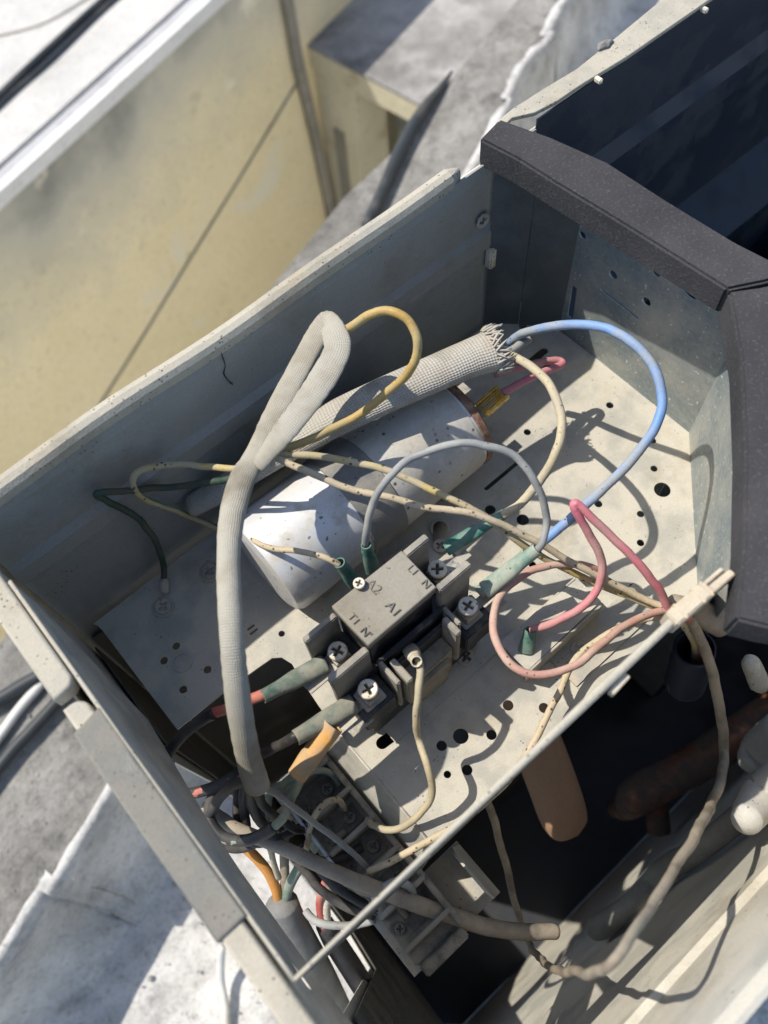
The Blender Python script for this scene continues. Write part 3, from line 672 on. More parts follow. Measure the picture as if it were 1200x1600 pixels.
panel_between('partition_panel', pa1, pb1, h1, 'galvanised')
panel_between('partition_panel', (264.6, 90.6), (182.0, 13.5), [], 'galvanised', z0=-20)
panel_between('partition_panel', (236.0, 219.0), (250.0, 205.0), [], 'partition_shaded')
panel_between('partition_panel', (250.3, 204.8), (264.8, 186.6), [], 'partition_shaded')
for u, v in ((1131, 530), (1113, 572)):
    s, t_ = on_panel(u, v, pa1, pb1)
    rs = sheet('rust_spot', [(s + 2.4 * math.cos(a * 0.52) * random.uniform(0.9, 1.1), t_ + 2.4 * math.sin(a * 0.52) * random.uniform(0.9, 1.1)) for a in range(12)], [], 0.3, 'rust', unit, lambda s_, tt, w_: (264.6 + w_, 186.0 - s_, tt))
tube('dirt_run', [PY(u, v, YA - 1.0) for u, v in ((343, 545), (348, 558), (352, 572), (350, 584), (357, 595), (363, 600))], [0.1, 0.25, 0.15, 0.3, 0.25, 0.4], 'hole_dark', unit, 6)
# small white tab on the rear wall near the corner
q = PY(770, 400, YA - 3.5)
box('white_tab', q.x - 3.5, q.x + 3.5, YA - 5.5, YA - 0.8, q.z - 7, q.z + 7, 'vinyl_white', unit, 0.8)
q = PY(755, 345, YA - 2.5); screw(0, 0, 0, 4.2, 2, 'dull_metal', unit, m2=Matrix.Translation((q.x, YA - 1, q.z)) @ Matrix.Rotation(R_(90), 4, 'X'))
# ---- foam weatherstrip on the partition
ZFm = 127.0
def foam(name, top, thick, lab=None):
    o = poly_slab(name, [(p.x, p.y) for p in top], ZFm - thick, ZFm, 'foam', unit)
    bm = bmesh.new(); bm.from_mesh(o.data); bmesh.ops.bevel(bm, geom=bm.edges[:], offset=0.0012, segments=2, affect='EDGES'); bm.to_mesh(o.data); bm.free()
    return o
fo = foam('foam_strip', px((749, 217, ZFm), (809, 248, ZFm), (867, 285, ZFm), (950, 335, ZFm), (1040, 391, ZFm), (1137, 452, ZFm), (1196, 440, ZFm), (1245, 425, ZFm), (1150, 377, ZFm), (1040, 310, ZFm), (950, 252, ZFm), (862, 213, ZFm), (781, 184, ZFm)), 15)
fo2 = foam('foam_strip', px((1138, 455, ZFm - .4), (1158, 560, ZFm), (1164, 700, ZFm), (1162, 850, ZFm), (1150, 968, ZFm), (1215, 984, ZFm), (1290, 990, ZFm), (1300, 800, ZFm), (1290, 600, ZFm), (1245, 432, ZFm), (1196, 446, ZFm)), 16)
# ---- front panel, base pan
extr('front_panel', [(YF, ZB), (YF, -60), (YF, 20), (YF + 2.5, 24), (YF + 2.5, 33), (YF, 37), (YF, ZT - 8), (YF - 1.5, ZT - 1), (YF - 3, ZT - 2), (YF - 3, ZT - 12)], -30, 1500, 'panel_paint', thick=1.2)
zb = ZB
bp = [P(548, 1462, zb), P(579, 1513, zb), P(532, 1592, zb)]
sheet('base_pan', [(bp[0].x - 6, 210), (bp[0].x, bp[0].y), (bp[1].x, bp[1].y), (bp[2].x, bp[2].y), (-30, -66), (1500, -66), (1500, 219), (60, 219)], [circle(60, 120, 14), circle(160, 150, 14)], 2, 'dark_sheet', unit, lambda s, t_, w_: (s, t_, zb + w_))
for x in (30, 420):
    box('foot', x, x + 50, -90, 245, ZR + 2, zb - 2.2, 'dark_sheet', unit, 2)
# ---- wide rear rim of the fan compartment
rA = px((766, 236, ZT), (780, 205, ZT), (800, 186, ZT), (835, 178, ZT), (870, 160, ZT), (905, 136, ZT), (980, 90, ZT), (1110, 0, ZT))
rB = px((1035, 0, ZT), (965, 58, ZT), (900, 110, ZT), (850, 140, ZT), (800, 172, ZT), (776, 192, ZT), (762, 226, ZT))
ext_ = Vector((1, 0, 0)) * 500
rim2 = [rA[0]] + rA[1:] + [Vector((1500, rA[-1].y, ZT)), Vector((1500, rB[0].y, ZT))] + rB
sheet('fan_rim', [(p.x, p.y) for p in rim2], [], 2.2, 'rim_paint', unit, lambda s, t_, w_: (s, t_, ZT + 0.8 + w_), bevel=0.5)
extr('fan_wall', [(YA + 1.5, ZT - 1.6), (YA + 1.5, 68), (YA - 4, 60), (YA - 4, 44), (YA + 1.5, 36), (YA + 1.5, -40), (YA - 30, -60), (YA - 30, ZB)], 266, 1500, 'fan_navy', thick=0.8)
from mathutils import noise as mnoise
def lump(name, u, v, z, r, mat, parent):
    q = P(u, v, z); bm = bmesh.new(); bmesh.ops.create_icosphere(bm, subdivisions=3, radius=1)
    for w_ in bm.verts:
        n_ = 1 + 0.35 * mnoise.noise(w_.co * 2.2 + Vector((u, v, 0)))
        w_.co = Vector((q.x / 1000 + w_.co.x * n_ * r * 1.6 / 1000, q.y / 1000 + w_.co.y * n_ * r * 0.8 / 1000, q.z / 1000 + w_.co.z * n_ * r * 0.5 / 1000))
    return from_bm(name, bm, mat, parent, True)
tag(lump('dirt_crumb', 945, 70, ZT + 1.2, 3.0, 'curb_concrete', None), 'crumb of grey dirt on the wide beige rim', 'dirt')
for u, v, y in ((1022, 208, YA - 1), (1100, 15, YA - 1), (935, 125, YA - 1)):
    d = PY(u, v, y); box('screw_tip', d.x - 1.2, d.x + 1.2, YA - 3, YA + 1, d.z - 1.2, d.z + 1.2, 'screw_steel', unit, 0.4)
# coil block seen past the partition
box('coil', 330, 1400, 20, 150, ZB + 4, -60, 'navy_sheet', unit, 2)
sheet('coil_end_plate', [(0, -500), (150, -500), (150, -62), (0, -62)], [circle(40, -90, 6), circle(80, -90, 6)], 1, 'galvanised', unit, lambda s, t_, w_: (322 + w_, 22 + s, t_))

# ================================================================== COMPRESSOR COMPARTMENT PIPES
def pipe(name, pts, r, mat, label, cat='pipe', seg=16, grp=None):
    return tag(tube(name, pts, r, mat, None, seg), label, cat, grp)
def yplane(y, *L):
    p = [PY(u, v, y) for u, v, h in L]; return p, [h * (CAMH - q.z) / FPX for q, (u, v, h) in zip(p, L)]
pipe('muffler_tube', px((790, 1060, -110), (815, 1110, -118), (840, 1165, -126), (862, 1222, -134), (876, 1262, -139), (883, 1284, -141), (887, 1297, -142), (890, 1304, -143), (891, 1308, -143.5)), [14.6, 14.8, 15, 14.8, 14.5, 13.4, 11, 7, 2.5], 'brown_tube', 'brown round-ended tube in the dark below the front lip', 'tube', 24)
pipe('copper_pipe', px((965, 1262, -380), (975, 1262, -350), (985, 1255, -310), (1000, 1240, -270), (1060, 1208, -262), (1130, 1165, -250), (1250, 1080, -240)), [9, 10, 12, 14, 14, 14, 14], 'copper', 'bent copper pipe catching a streak of sun in the compartment')
pipe('copper_stub', px((1030, 1300, -330), (1025, 1255, -320), (1010, 1210, -310)), 9, 'copper', 'short copper stub below the bent copper pipe')
pp_, rr_ = yplane(-57, (928, 1452, 12), (940, 1447, 17), (985, 1412, 14), (1020, 1376, 17), (1050, 1352, 18), (1080, 1335, 17), (1130, 1298, 18), (1190, 1250, 19), (1290, 1170, 19))
pipe('wrapped_pipe', pp_, rr_, 'sheath_grey', 'grey foam-wrapped pipe along the front panel', 'pipe')
pp_, rr_ = yplane(-50, (1166, 1196, 14), (1176, 1185, 24), (1192, 1170, 31), (1230, 1140, 34))
pipe('pipe_end', pp_, rr_, 'pipe_wrap', 'silver rounded pipe end at the right edge', 'pipe')
pp_, rr_ = yplane(-52, (1166, 1282, 22), (1178, 1262, 27), (1200, 1235, 30), (1260, 1190, 30))
pipe('pipe_bend', pp_, rr_, 'pipe_wrap', 'pale pipe bend below the silver pipe end', 'pipe')
pipe('compressor_shell', [Vector((150, 110, -500)), Vector((150, 110, -480)), Vector((150, 110, -300)), Vector((150, 110, -240)), Vector((150, 110, -225))], [58, 62, 62, 55, 20], 'dark_sheet', 'black compressor shell deep under the mounting plate', 'compressor', 32)
pipe('valve_cap', px((1168, 1026, -30), (1172, 1034, -32), (1180, 1052, -36), (1188, 1072, -40), (1190, 1080, -41)), [2, 4.5, 5, 5, 3], 'vinyl_white', 'small white plastic fitting in the dark at the right edge', 'fitting')
# rubber grommet tube with wires going in
gt = thing('grommet_tube', P(1062, 1120, -80), 'dark open tube that swallows the wires beside the partition', 'tube')
tube('tube_wall', px((1086, 1012, 6), (1078, 1040, -15), (1070, 1068, -36)), [(9.5, 9.5), (10, 10), (10, 10)], 'navy_sheet', gt, 20, hollow=1.2)
tube('tube_plug', px((1073, 1056, -27), (1071, 1064, -33)), 8.5, 'hole_dark', gt, 16)
st = tag(tube('tube_stub', px((1050, 945, 30), (1090, 957, 24), (1128, 975, 16)), [5, 6, 6.5], 'cable_tan', None, 14), 'brown stub of tubing behind the plastic clip', 'tube')

# ================================================================== CAPACITOR
cap = thing('run_capacitor', (107, 169, 0), 'silver cylindrical run capacitor lying on the mounting plate', 'capacitor')
CY, CZ, CR = 169.0, 29.5, 27.0
CSC = 1.1
def lathe_x(name, prof, mat, parent, seg=48, cy=CY, cz=CZ):
    """prof: (x, r) list"""
    vs, fs = [], []
    for x, r in prof:
        for k in range(seg):
            a = 2 * math.pi * k / seg; vs.append((x, cy + CSC * r * math.cos(a), cz + CSC * r * math.sin(a)))
    for i in range(len(prof) - 1):
        for k in range(seg): fs.append((i * seg + k, i * seg + (k + 1) % seg, (i + 1) * seg + (k + 1) % seg, (i + 1) * seg + k))
    o = from_data(name, vs, fs, mat, parent, True)
    bm = bmesh.new(); bm.from_mesh(o.data); bmesh.ops.recalc_face_normals(bm, faces=bm.faces[:])
    for e in bm.edges:
        if len(e.link_faces) == 2 and e.calc_face_angle() > 0.6: e.smooth = False
    bm.to_mesh(o.data); bm.free()
    return o
lathe_x('can', [(43, 0.1), (43, 17), (43.3, 20), (44.5, 22.8), (47, 24.2), (50, 24.5), (100, 24.5), (162, 24.5), (163, 24.4)], 'capacitor_can', cap)
lathe_x('crimp_ring', [(162.5, 24.6), (163, 25.1), (166, 25.2), (167, 24.4), (167, 22.5), (165.4, 22), (165.2, 0.1)], 'rust', cap)
lathe_x('end_cap', [(165.5, 22), (166.2, 21), (166.4, 0.1)], 'dull_metal', cap)
lathe_x('strap', [(90, 24.6), (90.2, 25.6), (110, 25.6), (110.2, 24.6)], 'strap_grey', cap)
lathe_x('label_wrap', [(110.4, 24.55), (110.5, 24.9), (161, 24.9), (161.2, 24.55)], 'wrap_paper', cap)
boxes('strap_foot', [(95, 112, CY - 36, CY - 24.6, 0.2, 1.4)], 'dull_metal', cap, 0.3)
screw(103, CY - 31, 1.4, 4, 2, 'screw_steel', None).parent = cap
C_last = [o for o in cap.children][-1]; C_last.matrix_parent_inverse = Matrix.Translation(-root_loc(cap))
for x in (60, 140): boxes('saddle', [(x, x + 6, CY - 20, CY + 20, 0.2, 4.5)], 'dull_metal', cap, 0.5)
# printed arrow marks
for k in range(5): box('printed_mark', 150 + k * 0, 153, CY - 21.2 + k * 1.2, CY - 20.5 + k * 1.2, CZ + 13.0 + k * 0.9, CZ + 13.2 + k * 0.9, 'black_print', cap, 0)
for (yy, zz) in ((CY + 3, CZ + 14), (CY - 2, CZ + 6), (CY + 8, CZ + 3)):
    boxes('spade_tab', [(166.4, 177, yy - 3, yy + 3, zz - 0.4, zz + 0.4)], 'steel', cap, 0.15)
bt = thing('brass_terminal', P(770, 630, 36), 'shiny brass crimp terminal on the capacitor post with pink wire', 'terminal')
a, b = P(752, 643, 42), P(790, 610, 46)
def orient(a, b):
    d = (b - a).normalized(); s = d.cross(Vector((0, 0, 1))).normalized(); u = s.cross(d)
    return Matrix(((d.x, s.x, u.x, a.x), (d.y, s.y, u.y, a.y), (d.z, s.z, u.z, a.z), (0, 0, 0, 1))), (b - a).length
mt, L = orient(a, b)
bm = bmesh.new(); box_bm(bm, 0, L * 0.94, -4.2, 4.2, -1.4, 0.4, 0.35, mt); box_bm(bm, 0, L * .94, -4.4, -2.9, -1.2, 2.6, 0.6, mt); box_bm(bm, 0, L * .94, 2.9, 4.4, -1.2, 2.6, 0.6, mt)
for k in range(4): box_bm(bm, 1, L * .85, -2.4 + k * 1.25, -1.7 + k * 1.25, 0.2, 1.6 + 0.4 * (k % 2), 0.25, mt)
from_bm('crimp', bm, 'brass', bt)
mt2, L2 = orient(P(738, 655, 40), a); bm = bmesh.new(); box_bm(bm, 0, L2 + 2, -3.2, 3.2, -0.9, -0.1, 0.2, mt2); box_bm(bm, 0, L2, -3.4, -2.2, -0.6, 1.6, 0.4, mt2); from_bm('tab', bm, 'steel', bt)
tube('lead', px((786, 613, 46), (800, 606, 47), (822, 594, 46), (845, 583, 43), (868, 574, 40), (879, 568, 38), (870, 563, 38), (840, 567, 42), (805, 576, 48), (775, 584, 54)), 1.9, 'wire_pink', bt, 12)

# ================================================================== CONTACTOR
con = thing('contactor', (71, 104, 0), 'dusty grey two-pole contactor marked A1 A2 in the middle of the plate', 'contactor')
boxes('foot_plate', [(40, 118, 72, 142, 0.3, 1.4)], 'plate_dust', con, 0.3)
boxes('base', [(38, 106, 86, 126, 1.5, 16), (48, 96, 98, 128, 16, 32)], 'dark_plastic', con, 0.8)
boxes('coil_frame', [(60, 87, 84.5, 97, 2, 26), (64, 83, 82.5, 85, 2, 22)], 'block_plastic', con, 0.6)
sheet('cover', [(52, 100), (91, 100), (91, 123), (52, 123.5)], [], 4, 'cover_plastic', con, lambda s, t_, w_: (s, t_, 55 + w_ - (0.5 if t_ < 101 else 0)), bevel=0.7)
boxes('arc_chamber', [(53, 90, 101.5, 122.5, 31.8, 50.8)], 'dark_plastic', con, 0.5)
# terminal trays and barriers
for bb in ((35, 52, 103.2, 120.8, 16.2, 30), (34, 52, 84.5, 99.3, 16.2, 30), (91.2, 108, 101.3, 119, 16.2, 30), (93.2, 110, 82, 97.4, 16.2, 30)): boxes('terminal_tray', [bb], 'dark_plastic', con, 0.6)
for nm, bb in (('barrier', (34.5, 52, 121, 124, 14, 49)), ('barrier', (31.5, 52, 99.5, 103, 14, 50)), ('barrier', (91, 104, 119.2, 122.6, 14, 54.5)), ('barrier', (91, 109, 97.6, 101, 14, 54.5)),
               ('barrier', (53.2, 55.4, 84, 97, 14, 41)), ('barrier', (57.3, 60.3, 81.5, 94, 14, 41)), ('barrier', (91, 93, 86, 97, 14, 41)), ('barrier', (87.2, 90.2, 83, 93, 14, 41))):
    boxes(nm, [bb], 'grey_plastic', con, 0.5)
boxes('rail', [(53.2, 93, 96, 98.2, 12, 41), (58, 90, 92.2, 94.2, 12, 36)], 'dark_plastic', con, 0.6)
SCR = [(44, 113.5), (43, 91.6), (102.9, 112.9), (101.1, 90.5)]
for i, (x, y) in enumerate(SCR):
    s = screw(x, y, 36.5, 4.5, 3.2, 'screw_steel', con, rot=0.4 + i)
    boxes('clamp', [(x - 5.6, x + 5.6, y - 5.2, y + 5.2, 30.2, 31.6), (x - 4, x + 4, y - 4, y + 4, 31.6, 36.4)], 'steel', con, 0.4)
q = P(562, 916, 55); screw(q.x, q.y, 55, 2.6, 2, 'screw_steel', con, rot=0.5)
# spade tabs reaching out of the block
for (x0, x1, y, z) in ((24, 39, 112, 31), (24, 39, 117, 27), (23, 38, 92, 30), (23, 38, 86, 27), (107, 122, 112, 33), (105, 118, 117.5, 30), (107, 122, 91, 31), (107, 120, 86, 28)):
    boxes('spade_tab', [(x0, x1, y - 2.4, y + 2.4, z - 0.4, z + 0.4)], 'steel', con, 0.15)
# raised lettering: reads with its right towards the front, its top towards the partition
def tmat(u, v, z):
    q = P(u, v, z); return Matrix(((0, 1, 0, q.x), (-1, 0, 0, q.y), (0, 0, 1, z), (0, 0, 0, 1)))
for s, u, v in (('A2', 584, 918), ('A1', 614, 953), ('L1', 645, 893), ('N', 665, 914), ('T1', 553, 969), ("N'", 571, 990)):
    text_mesh('letter', s, 6.2 if s[0] == 'A' else 4.9, 'letter', con, tmat(u, v, 55.05), 0.3)
# mounting screws in the plate
for u, v, r in ((730, 1005, 4.6), (688, 825, 4.0)):
    q = P(u, v, 1.4); screw(q.x, q.y, 1.3, r, 1.6, 'dull_metal', con, rot=0.2, washer=2)
CK, CZK = 0.945, 1.364
for o in con.children_recursive:
    for v in o.data.vertices: v.co = (v.co.x * CK if v.co.z > 0.002 else v.co.x, v.co.y * CK if v.co.z > 0.002 else v.co.y, v.co.z * CZK if v.co.z > 0.003 else v.co.z)
# screws in the plate itself
for u, v in ((255, 948), (328, 893), (905, 1014)):
    q = P(u, v, 1); o = screw(q.x, q.y, 0.1, 4.2, 2.0, 'dull_metal', None, rot=0.1, washer=2); o.parent = unit; o.matrix_parent_inverse = Matrix.Translation(-root_loc(unit))

# vinyl covered push-on terminal: narrow round barrel widening to a flat hood
def hood(pts, w1, w2, mat, parent, name='terminal_sleeve', flat=0.62):
    A, B = pts
    L_ = [A.lerp(B, k) for k in (0, 0.12, 0.3, 0.5, 0.8, 1.0)]
    rr = [(w1, w1), (w1 * 1.02, w1), (w1 * 1.1, w1 * 0.95), (w2 * 0.95, w2 * flat * 1.05), (w2, w2 * flat), (w2 * 1.02, w2 * flat)]
    o = tube(name, L_, rr, mat, parent, 18, 6, hollow=0.5)
    return o

# ================================================================== WIRES (each a thing with its own terminal covers)
def wire(label, pts, r, mat, cat='wire', name='wire', stripe=False, seg=12, hoods=(), wob=0.03):
    W = thing(name, pts[len(pts) // 2], label, cat)
    tube('insulation', pts, r, mat, W, seg, 9, stripe=stripe, wob=wob)
    for h in hoods: hood(*h[:1], *h[1:4], W, *h[4:])
    return W
# blue
wire('bright blue wire looping over the bare plate to the contactor', px((795, 535, 52), (815, 522, 62), (850, 511, 76), (895, 508, 86), (945, 514, 92), (990, 538, 94), (1022, 575, 91), (1036, 620, 86), (1026, 668, 80), (995, 712, 74), (945, 763, 70), (895, 807, 65), (855, 840, 62), (835, 855, 58)), 2.15, 'wire_blue', 'wire',
     hoods=[((P(822, 865, 57), P(748, 926, 45)), 2.3, 3.0, 'vinyl_pale')])
wire('cream wire arching from the frayed sleeve to the contactor', px((778, 548, 62), (800, 555, 68), (838, 578, 78), (865, 618, 84), (877, 662, 84), (869, 710, 78), (845, 752, 68), (812, 788, 62), (785, 806, 58)), 2.05, 'wire_cream',
     hoods=[((P(790, 802, 58), P(697, 858, 46)), 2.4, 3.4, 'vinyl_teal')])
wire('grey wire in a tall loop between the contactor coil and its right terminal', px((571, 862, 60), (572, 838, 72), (585, 785, 88), (612, 742, 98), (650, 711, 101), (700, 695, 106), (755, 696, 106), (805, 714, 101), (840, 757, 93), (852, 805, 80), (846, 845, 74), (836, 862, 70)), 1.6, 'wire_grey',
     hoods=[((P(840, 858, 71), P(757, 922, 54)), 2.8, 3.9, 'vinyl_pale'), ((P(572, 851, 68), P(583, 893, 48)), 2.3, 3.3, 'vinyl_teal')])
wire('speckled tan wire curling from the capacitor to the coil terminal', px((388, 842, 40), (382, 830, 46), (395, 843, 54), (425, 857, 60), (470, 861, 66), (510, 869, 68), (532, 880, 66)), 1.35, 'wire_speck',
     hoods=[((P(530, 879, 66), P(560, 918, 46)), 2.6, 3.7, 'vinyl_teal')])
# green-yellow loop
wire('gold and green striped wire looping up beside the folded sleeve', px((505, 528, 106), (540, 514, 116), (575, 493, 124), (610, 487, 127), (640, 500, 126), (653, 535, 121), (645, 572, 112), (622, 600, 100), (585, 630, 90), (540, 657, 84), (490, 687, 82), (445, 704, 84), (415, 715, 86)), 1.85, ['wire_gold', 'wire_stripe'], stripe=True, seg=20)
# two long dusty wires running across to the clip
wire('dusty olive striped wire crossing from the tied sleeve to the plastic clip', px((405, 718, 86), (440, 711, 86), (500, 714, 84), (565, 725, 82), (630, 745, 80), (690, 770, 77), (745, 800, 72), (800, 838, 62), (850, 870, 52), (905, 900, 42), (960, 925, 36), (1020, 948, 33), (1062, 962, 34)), 1.55, ['wire_olive', 'wire_stripe'], stripe=True, seg=20)
wire('speckled tan wire crossing just below the olive striped wire', px((412, 712, 88), (438, 717, 87), (490, 742, 85), (545, 762, 82), (610, 778, 80), (670, 792, 78), (730, 801, 76), (790, 822, 70), (840, 846, 63), (890, 875, 54), (950, 910, 44), (1005, 938, 37), (1060, 958, 35)), 1.55, 'wire_speck')
# loops at the dark end of the box
wire('olive wire loop hanging in the shadow against the rear panel', pw((420, 722, 86), (385, 729, 83), (330, 730, 78), (270, 725, 70), (225, 733, 60), (208, 750, 52), (218, 774, 44), (260, 793, 36), (310, 812, 28), (370, 832, 20)), 1.5, ['wire_olive', 'wire_stripe'], stripe=True, seg=20)
wire('dark green earth wire with ring lug bolted to the plate corner', pw((412, 726, 86), (370, 744, 80), (320, 755, 72), (260, 762, 62), (200, 766, 50), (160, 768, 40), (152, 773, 37), (175, 785, 34), (210, 806, 27), (240, 840, 20), (256, 880, 12), (257, 915, 5)), 1.55, 'wire_green')
W_last = C.objects[-2] if False else None
ew = [o for o in C.objects if o.get('label', '').startswith('dark green earth')][0]
tube('lug_barrel', px((257, 905, 6), (257, 925, 4)), 2.4, 'dull_metal', ew, 12)
q = P(255, 948, 1.5); sheet('ring_lug', circle(q.x, q.y, 5.2, 20), [circle(q.x, q.y, 2.2)], 0.7, 'dull_metal', ew, lambda s, t_, w_: (s, t_, 0.95 + w_))
# pinks
wire('bright pink wire folded in a sharp peak and ending on the small bracket', px((1044, 956, 36), (1030, 925, 45), (1000, 882, 56), (955, 836, 66), (915, 797, 74), (899, 786, 76), (900, 797, 74), (918, 826, 66), (936, 862, 57), (941, 892, 50), (930, 926, 42), (900, 955, 35), (860, 976, 29), (830, 986, 25)), 1.85, 'wire_pink',
     hoods=[((P(829, 984, 27), P(822, 1018, 17)), 2.7, 3.6, 'vinyl_teal')])
wire('dusty rose wire in a wide flat loop right of the contactor', px((1055, 958, 35), (1035, 957, 36), (985, 972, 42), (935, 1010, 47), (890, 1043, 50), (845, 1056, 52), (805, 1045, 54), (780, 1015, 55), (772, 975, 55), (785, 930, 54), (820, 895, 52), (860, 882, 50), (905, 882, 47), (930, 890, 42), (945, 905, 36)), 1.75, 'wire_rose')
wire('tan wire following the front lip of the plate towards the terminal block', px((1058, 965, 32), (1010, 968, 30), (960, 985, 24), (915, 1012, 19), (890, 1042, 16), (875, 1080, 14), (852, 1125, 12), (828, 1170, 10), (800, 1210, 8), (760, 1250, 6), (718, 1287, 4), (680, 1308, 2), (645, 1325, -4), (605, 1348, -12), (575, 1362, -18)), 1.6, 'wire_speck')
wire('cream wire from the white booted coil terminal down to the terminal block', px((646, 1018, 58), (655, 1045, 58), (652, 1080, 54), (649, 1115, 46), (655, 1155, 31), (668, 1195, 30), (675, 1232, 22), (663, 1264, 14), (635, 1287, 6), (605, 1296, -4), (584, 1290, -14), (574, 1280, -24)), 1.6, 'wire_cream',
     hoods=[((P(651, 1034, 62), P(640, 1013, 46)), 2.4, 3.5, 'vinyl_white')])
# left lower bundle
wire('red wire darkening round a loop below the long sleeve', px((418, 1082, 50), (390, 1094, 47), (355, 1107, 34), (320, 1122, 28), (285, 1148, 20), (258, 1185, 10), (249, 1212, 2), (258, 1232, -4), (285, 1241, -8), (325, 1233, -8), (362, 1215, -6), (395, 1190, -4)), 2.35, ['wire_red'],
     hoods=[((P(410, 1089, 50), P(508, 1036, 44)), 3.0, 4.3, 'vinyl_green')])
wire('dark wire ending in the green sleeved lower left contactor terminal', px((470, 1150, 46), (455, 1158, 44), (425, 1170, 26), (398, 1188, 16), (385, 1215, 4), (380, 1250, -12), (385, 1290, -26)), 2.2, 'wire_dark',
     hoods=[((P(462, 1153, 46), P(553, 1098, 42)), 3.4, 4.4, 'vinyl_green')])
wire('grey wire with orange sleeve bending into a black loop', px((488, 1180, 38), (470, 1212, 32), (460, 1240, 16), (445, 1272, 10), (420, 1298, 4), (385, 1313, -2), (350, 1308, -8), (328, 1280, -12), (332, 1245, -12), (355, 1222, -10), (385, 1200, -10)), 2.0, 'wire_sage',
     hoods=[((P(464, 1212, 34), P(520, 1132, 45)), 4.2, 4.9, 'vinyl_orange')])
boxes_o = None
wire('heavy dusty cable sweeping across the terminal block to a blunt end', px((318, 1262, -22), (350, 1282, -20), (400, 1308, -16), (460, 1335, -14), (520, 1362, -14), (580, 1386, -16), (640, 1408, -20), (700, 1430, -26), (760, 1447, -34), (820, 1456, -42), (868, 1455, -50)), [3.2, 3.2, 3.2, 3.3, 3.4, 3.5, 3.7, 3.8, 3.8, 3.7, 3.6], 'cable_tan', 'cable', 'cable', wob=0.02)
wire('second dark wire arching beneath the heavy dusty cable', px((385, 1230, -6), (400, 1275, -18), (430, 1310, -26), (470, 1352, -32), (505, 1390, -36), (545, 1418, -38), (585, 1430, -38)), 2.2, 'wire_dark')
wire('black wire dropping straight beside the sleeve end', px((372, 1222, -14), (369, 1262, -22), (376, 1300, -26), (400, 1318, -26), (440, 1308, -24), (480, 1285, -24), (510, 1262, -26)), 2.0, 'wire_dark')
# mains cable with three cores
mc = thing('mains_cable', P(505, 1540, -160), 'thick grey sheathed mains cable coming up through the side opening', 'cable')
tube('sheath', px((440, 1412, -70), (450, 1440, -80), (470, 1485, -100), (500, 1545, -140), (545, 1640, -220), (560, 1700, -330), (540, 1720, -460)), [8.5, 9, 10.5, 11.5, 11.5, 11.5, 11.5], 'sheath_grey', mc, 18)
tube('core', px((438, 1425, -78), (433, 1395, -66), (420, 1365, -58), (400, 1340, -52), (380, 1322, -48)), 2.6, 'wire_orange', mc)
tube('core', px((446, 1425, -78), (450, 1390, -64), (468, 1355, -52), (490, 1325, -44), (512, 1300, -38)), 2.6, 'wire_sage', mc)
tube('core', px((442, 1425, -78), (445, 1380, -64), (444, 1330, -52), (446, 1290, -46), (455, 1270, -42)), 2.4, 'wire_brown', mc)
mc2 = thing('connecting_cable', P(540, 1480, -120), 'dark cable behind the mains cable going down to the white roof', 'cable')
tube('sheath', px((508, 1445, -90), (525, 1475, -110), (560, 1530, -150), (600, 1600, -230), (620, 1700, -400)), [5, 6, 6.5, 6.5, 6.5], 'wire_dark', mc2, 14)
tube('core', px((506, 1450, -90), (500, 1415, -78), (505, 1390, -66), (515, 1365, -54), (520, 1345, -46)), 2.2, 'wire_red', mc2)
tube('core', px((512, 1448, -90), (510, 1415, -78), (518, 1385, -66), (530, 1360, -54)), 2.2, 'vinyl_white', mc2)
wire('pale grey wire looping low by the terminal block end', px((478, 1422, -62), (490, 1436, -60), (510, 1445, -56), (540, 1446, -52), (568, 1441, -48), (585, 1436, -45)), 1.9, 'wire_grey')
# long loop in the compressor compartment
wire('long brown wire loop hanging into the dark compressor compartment', pf((1078, 968, 30), (1098, 1010, 16), (1115, 1060, 0), (1127, 1120, -20), (1131, 1180, -38), (1122, 1232, -52), (1095, 1290, -72), (1055, 1355, -98), (1010, 1430, -128), (975, 1485, -146), (945, 1512, -152), (900, 1522, -150), (855, 1507, -142), (825, 1470, -126), (805, 1410, -104), (788, 1340, -80), (772, 1280, -56), (755, 1235, -34)), [2.2, 2.4, 2.5, 2.5, 2.4, 2.2, 2.0, 1.75, 1.65, 1.6, 1.6, 1.6, 1.65, 1.8, 1.9, 2.0, 2.0, 2.0], 'wire_brown')
wire('yellow wire dipping into the dark tube', px((1050, 958, 33), (1066, 975, 26), (1082, 998, 14), (1086, 1015, 4), (1080, 1045, -20)), 1.9, 'wire_olive')
wire('dark red wire dipping into the dark tube beside the yellow one', px((1056, 955, 36), (1078, 972, 28), (1094, 1000, 14), (1096, 1022, 2), (1086, 1055, -22)), 2.2, 'wire_red')
wire('grey stub wire at the mouth of the frayed sleeve', px((770, 562, 58), (795, 549, 58), (815, 536, 56), (826, 531, 54)), 2.1, 'wire_grey')

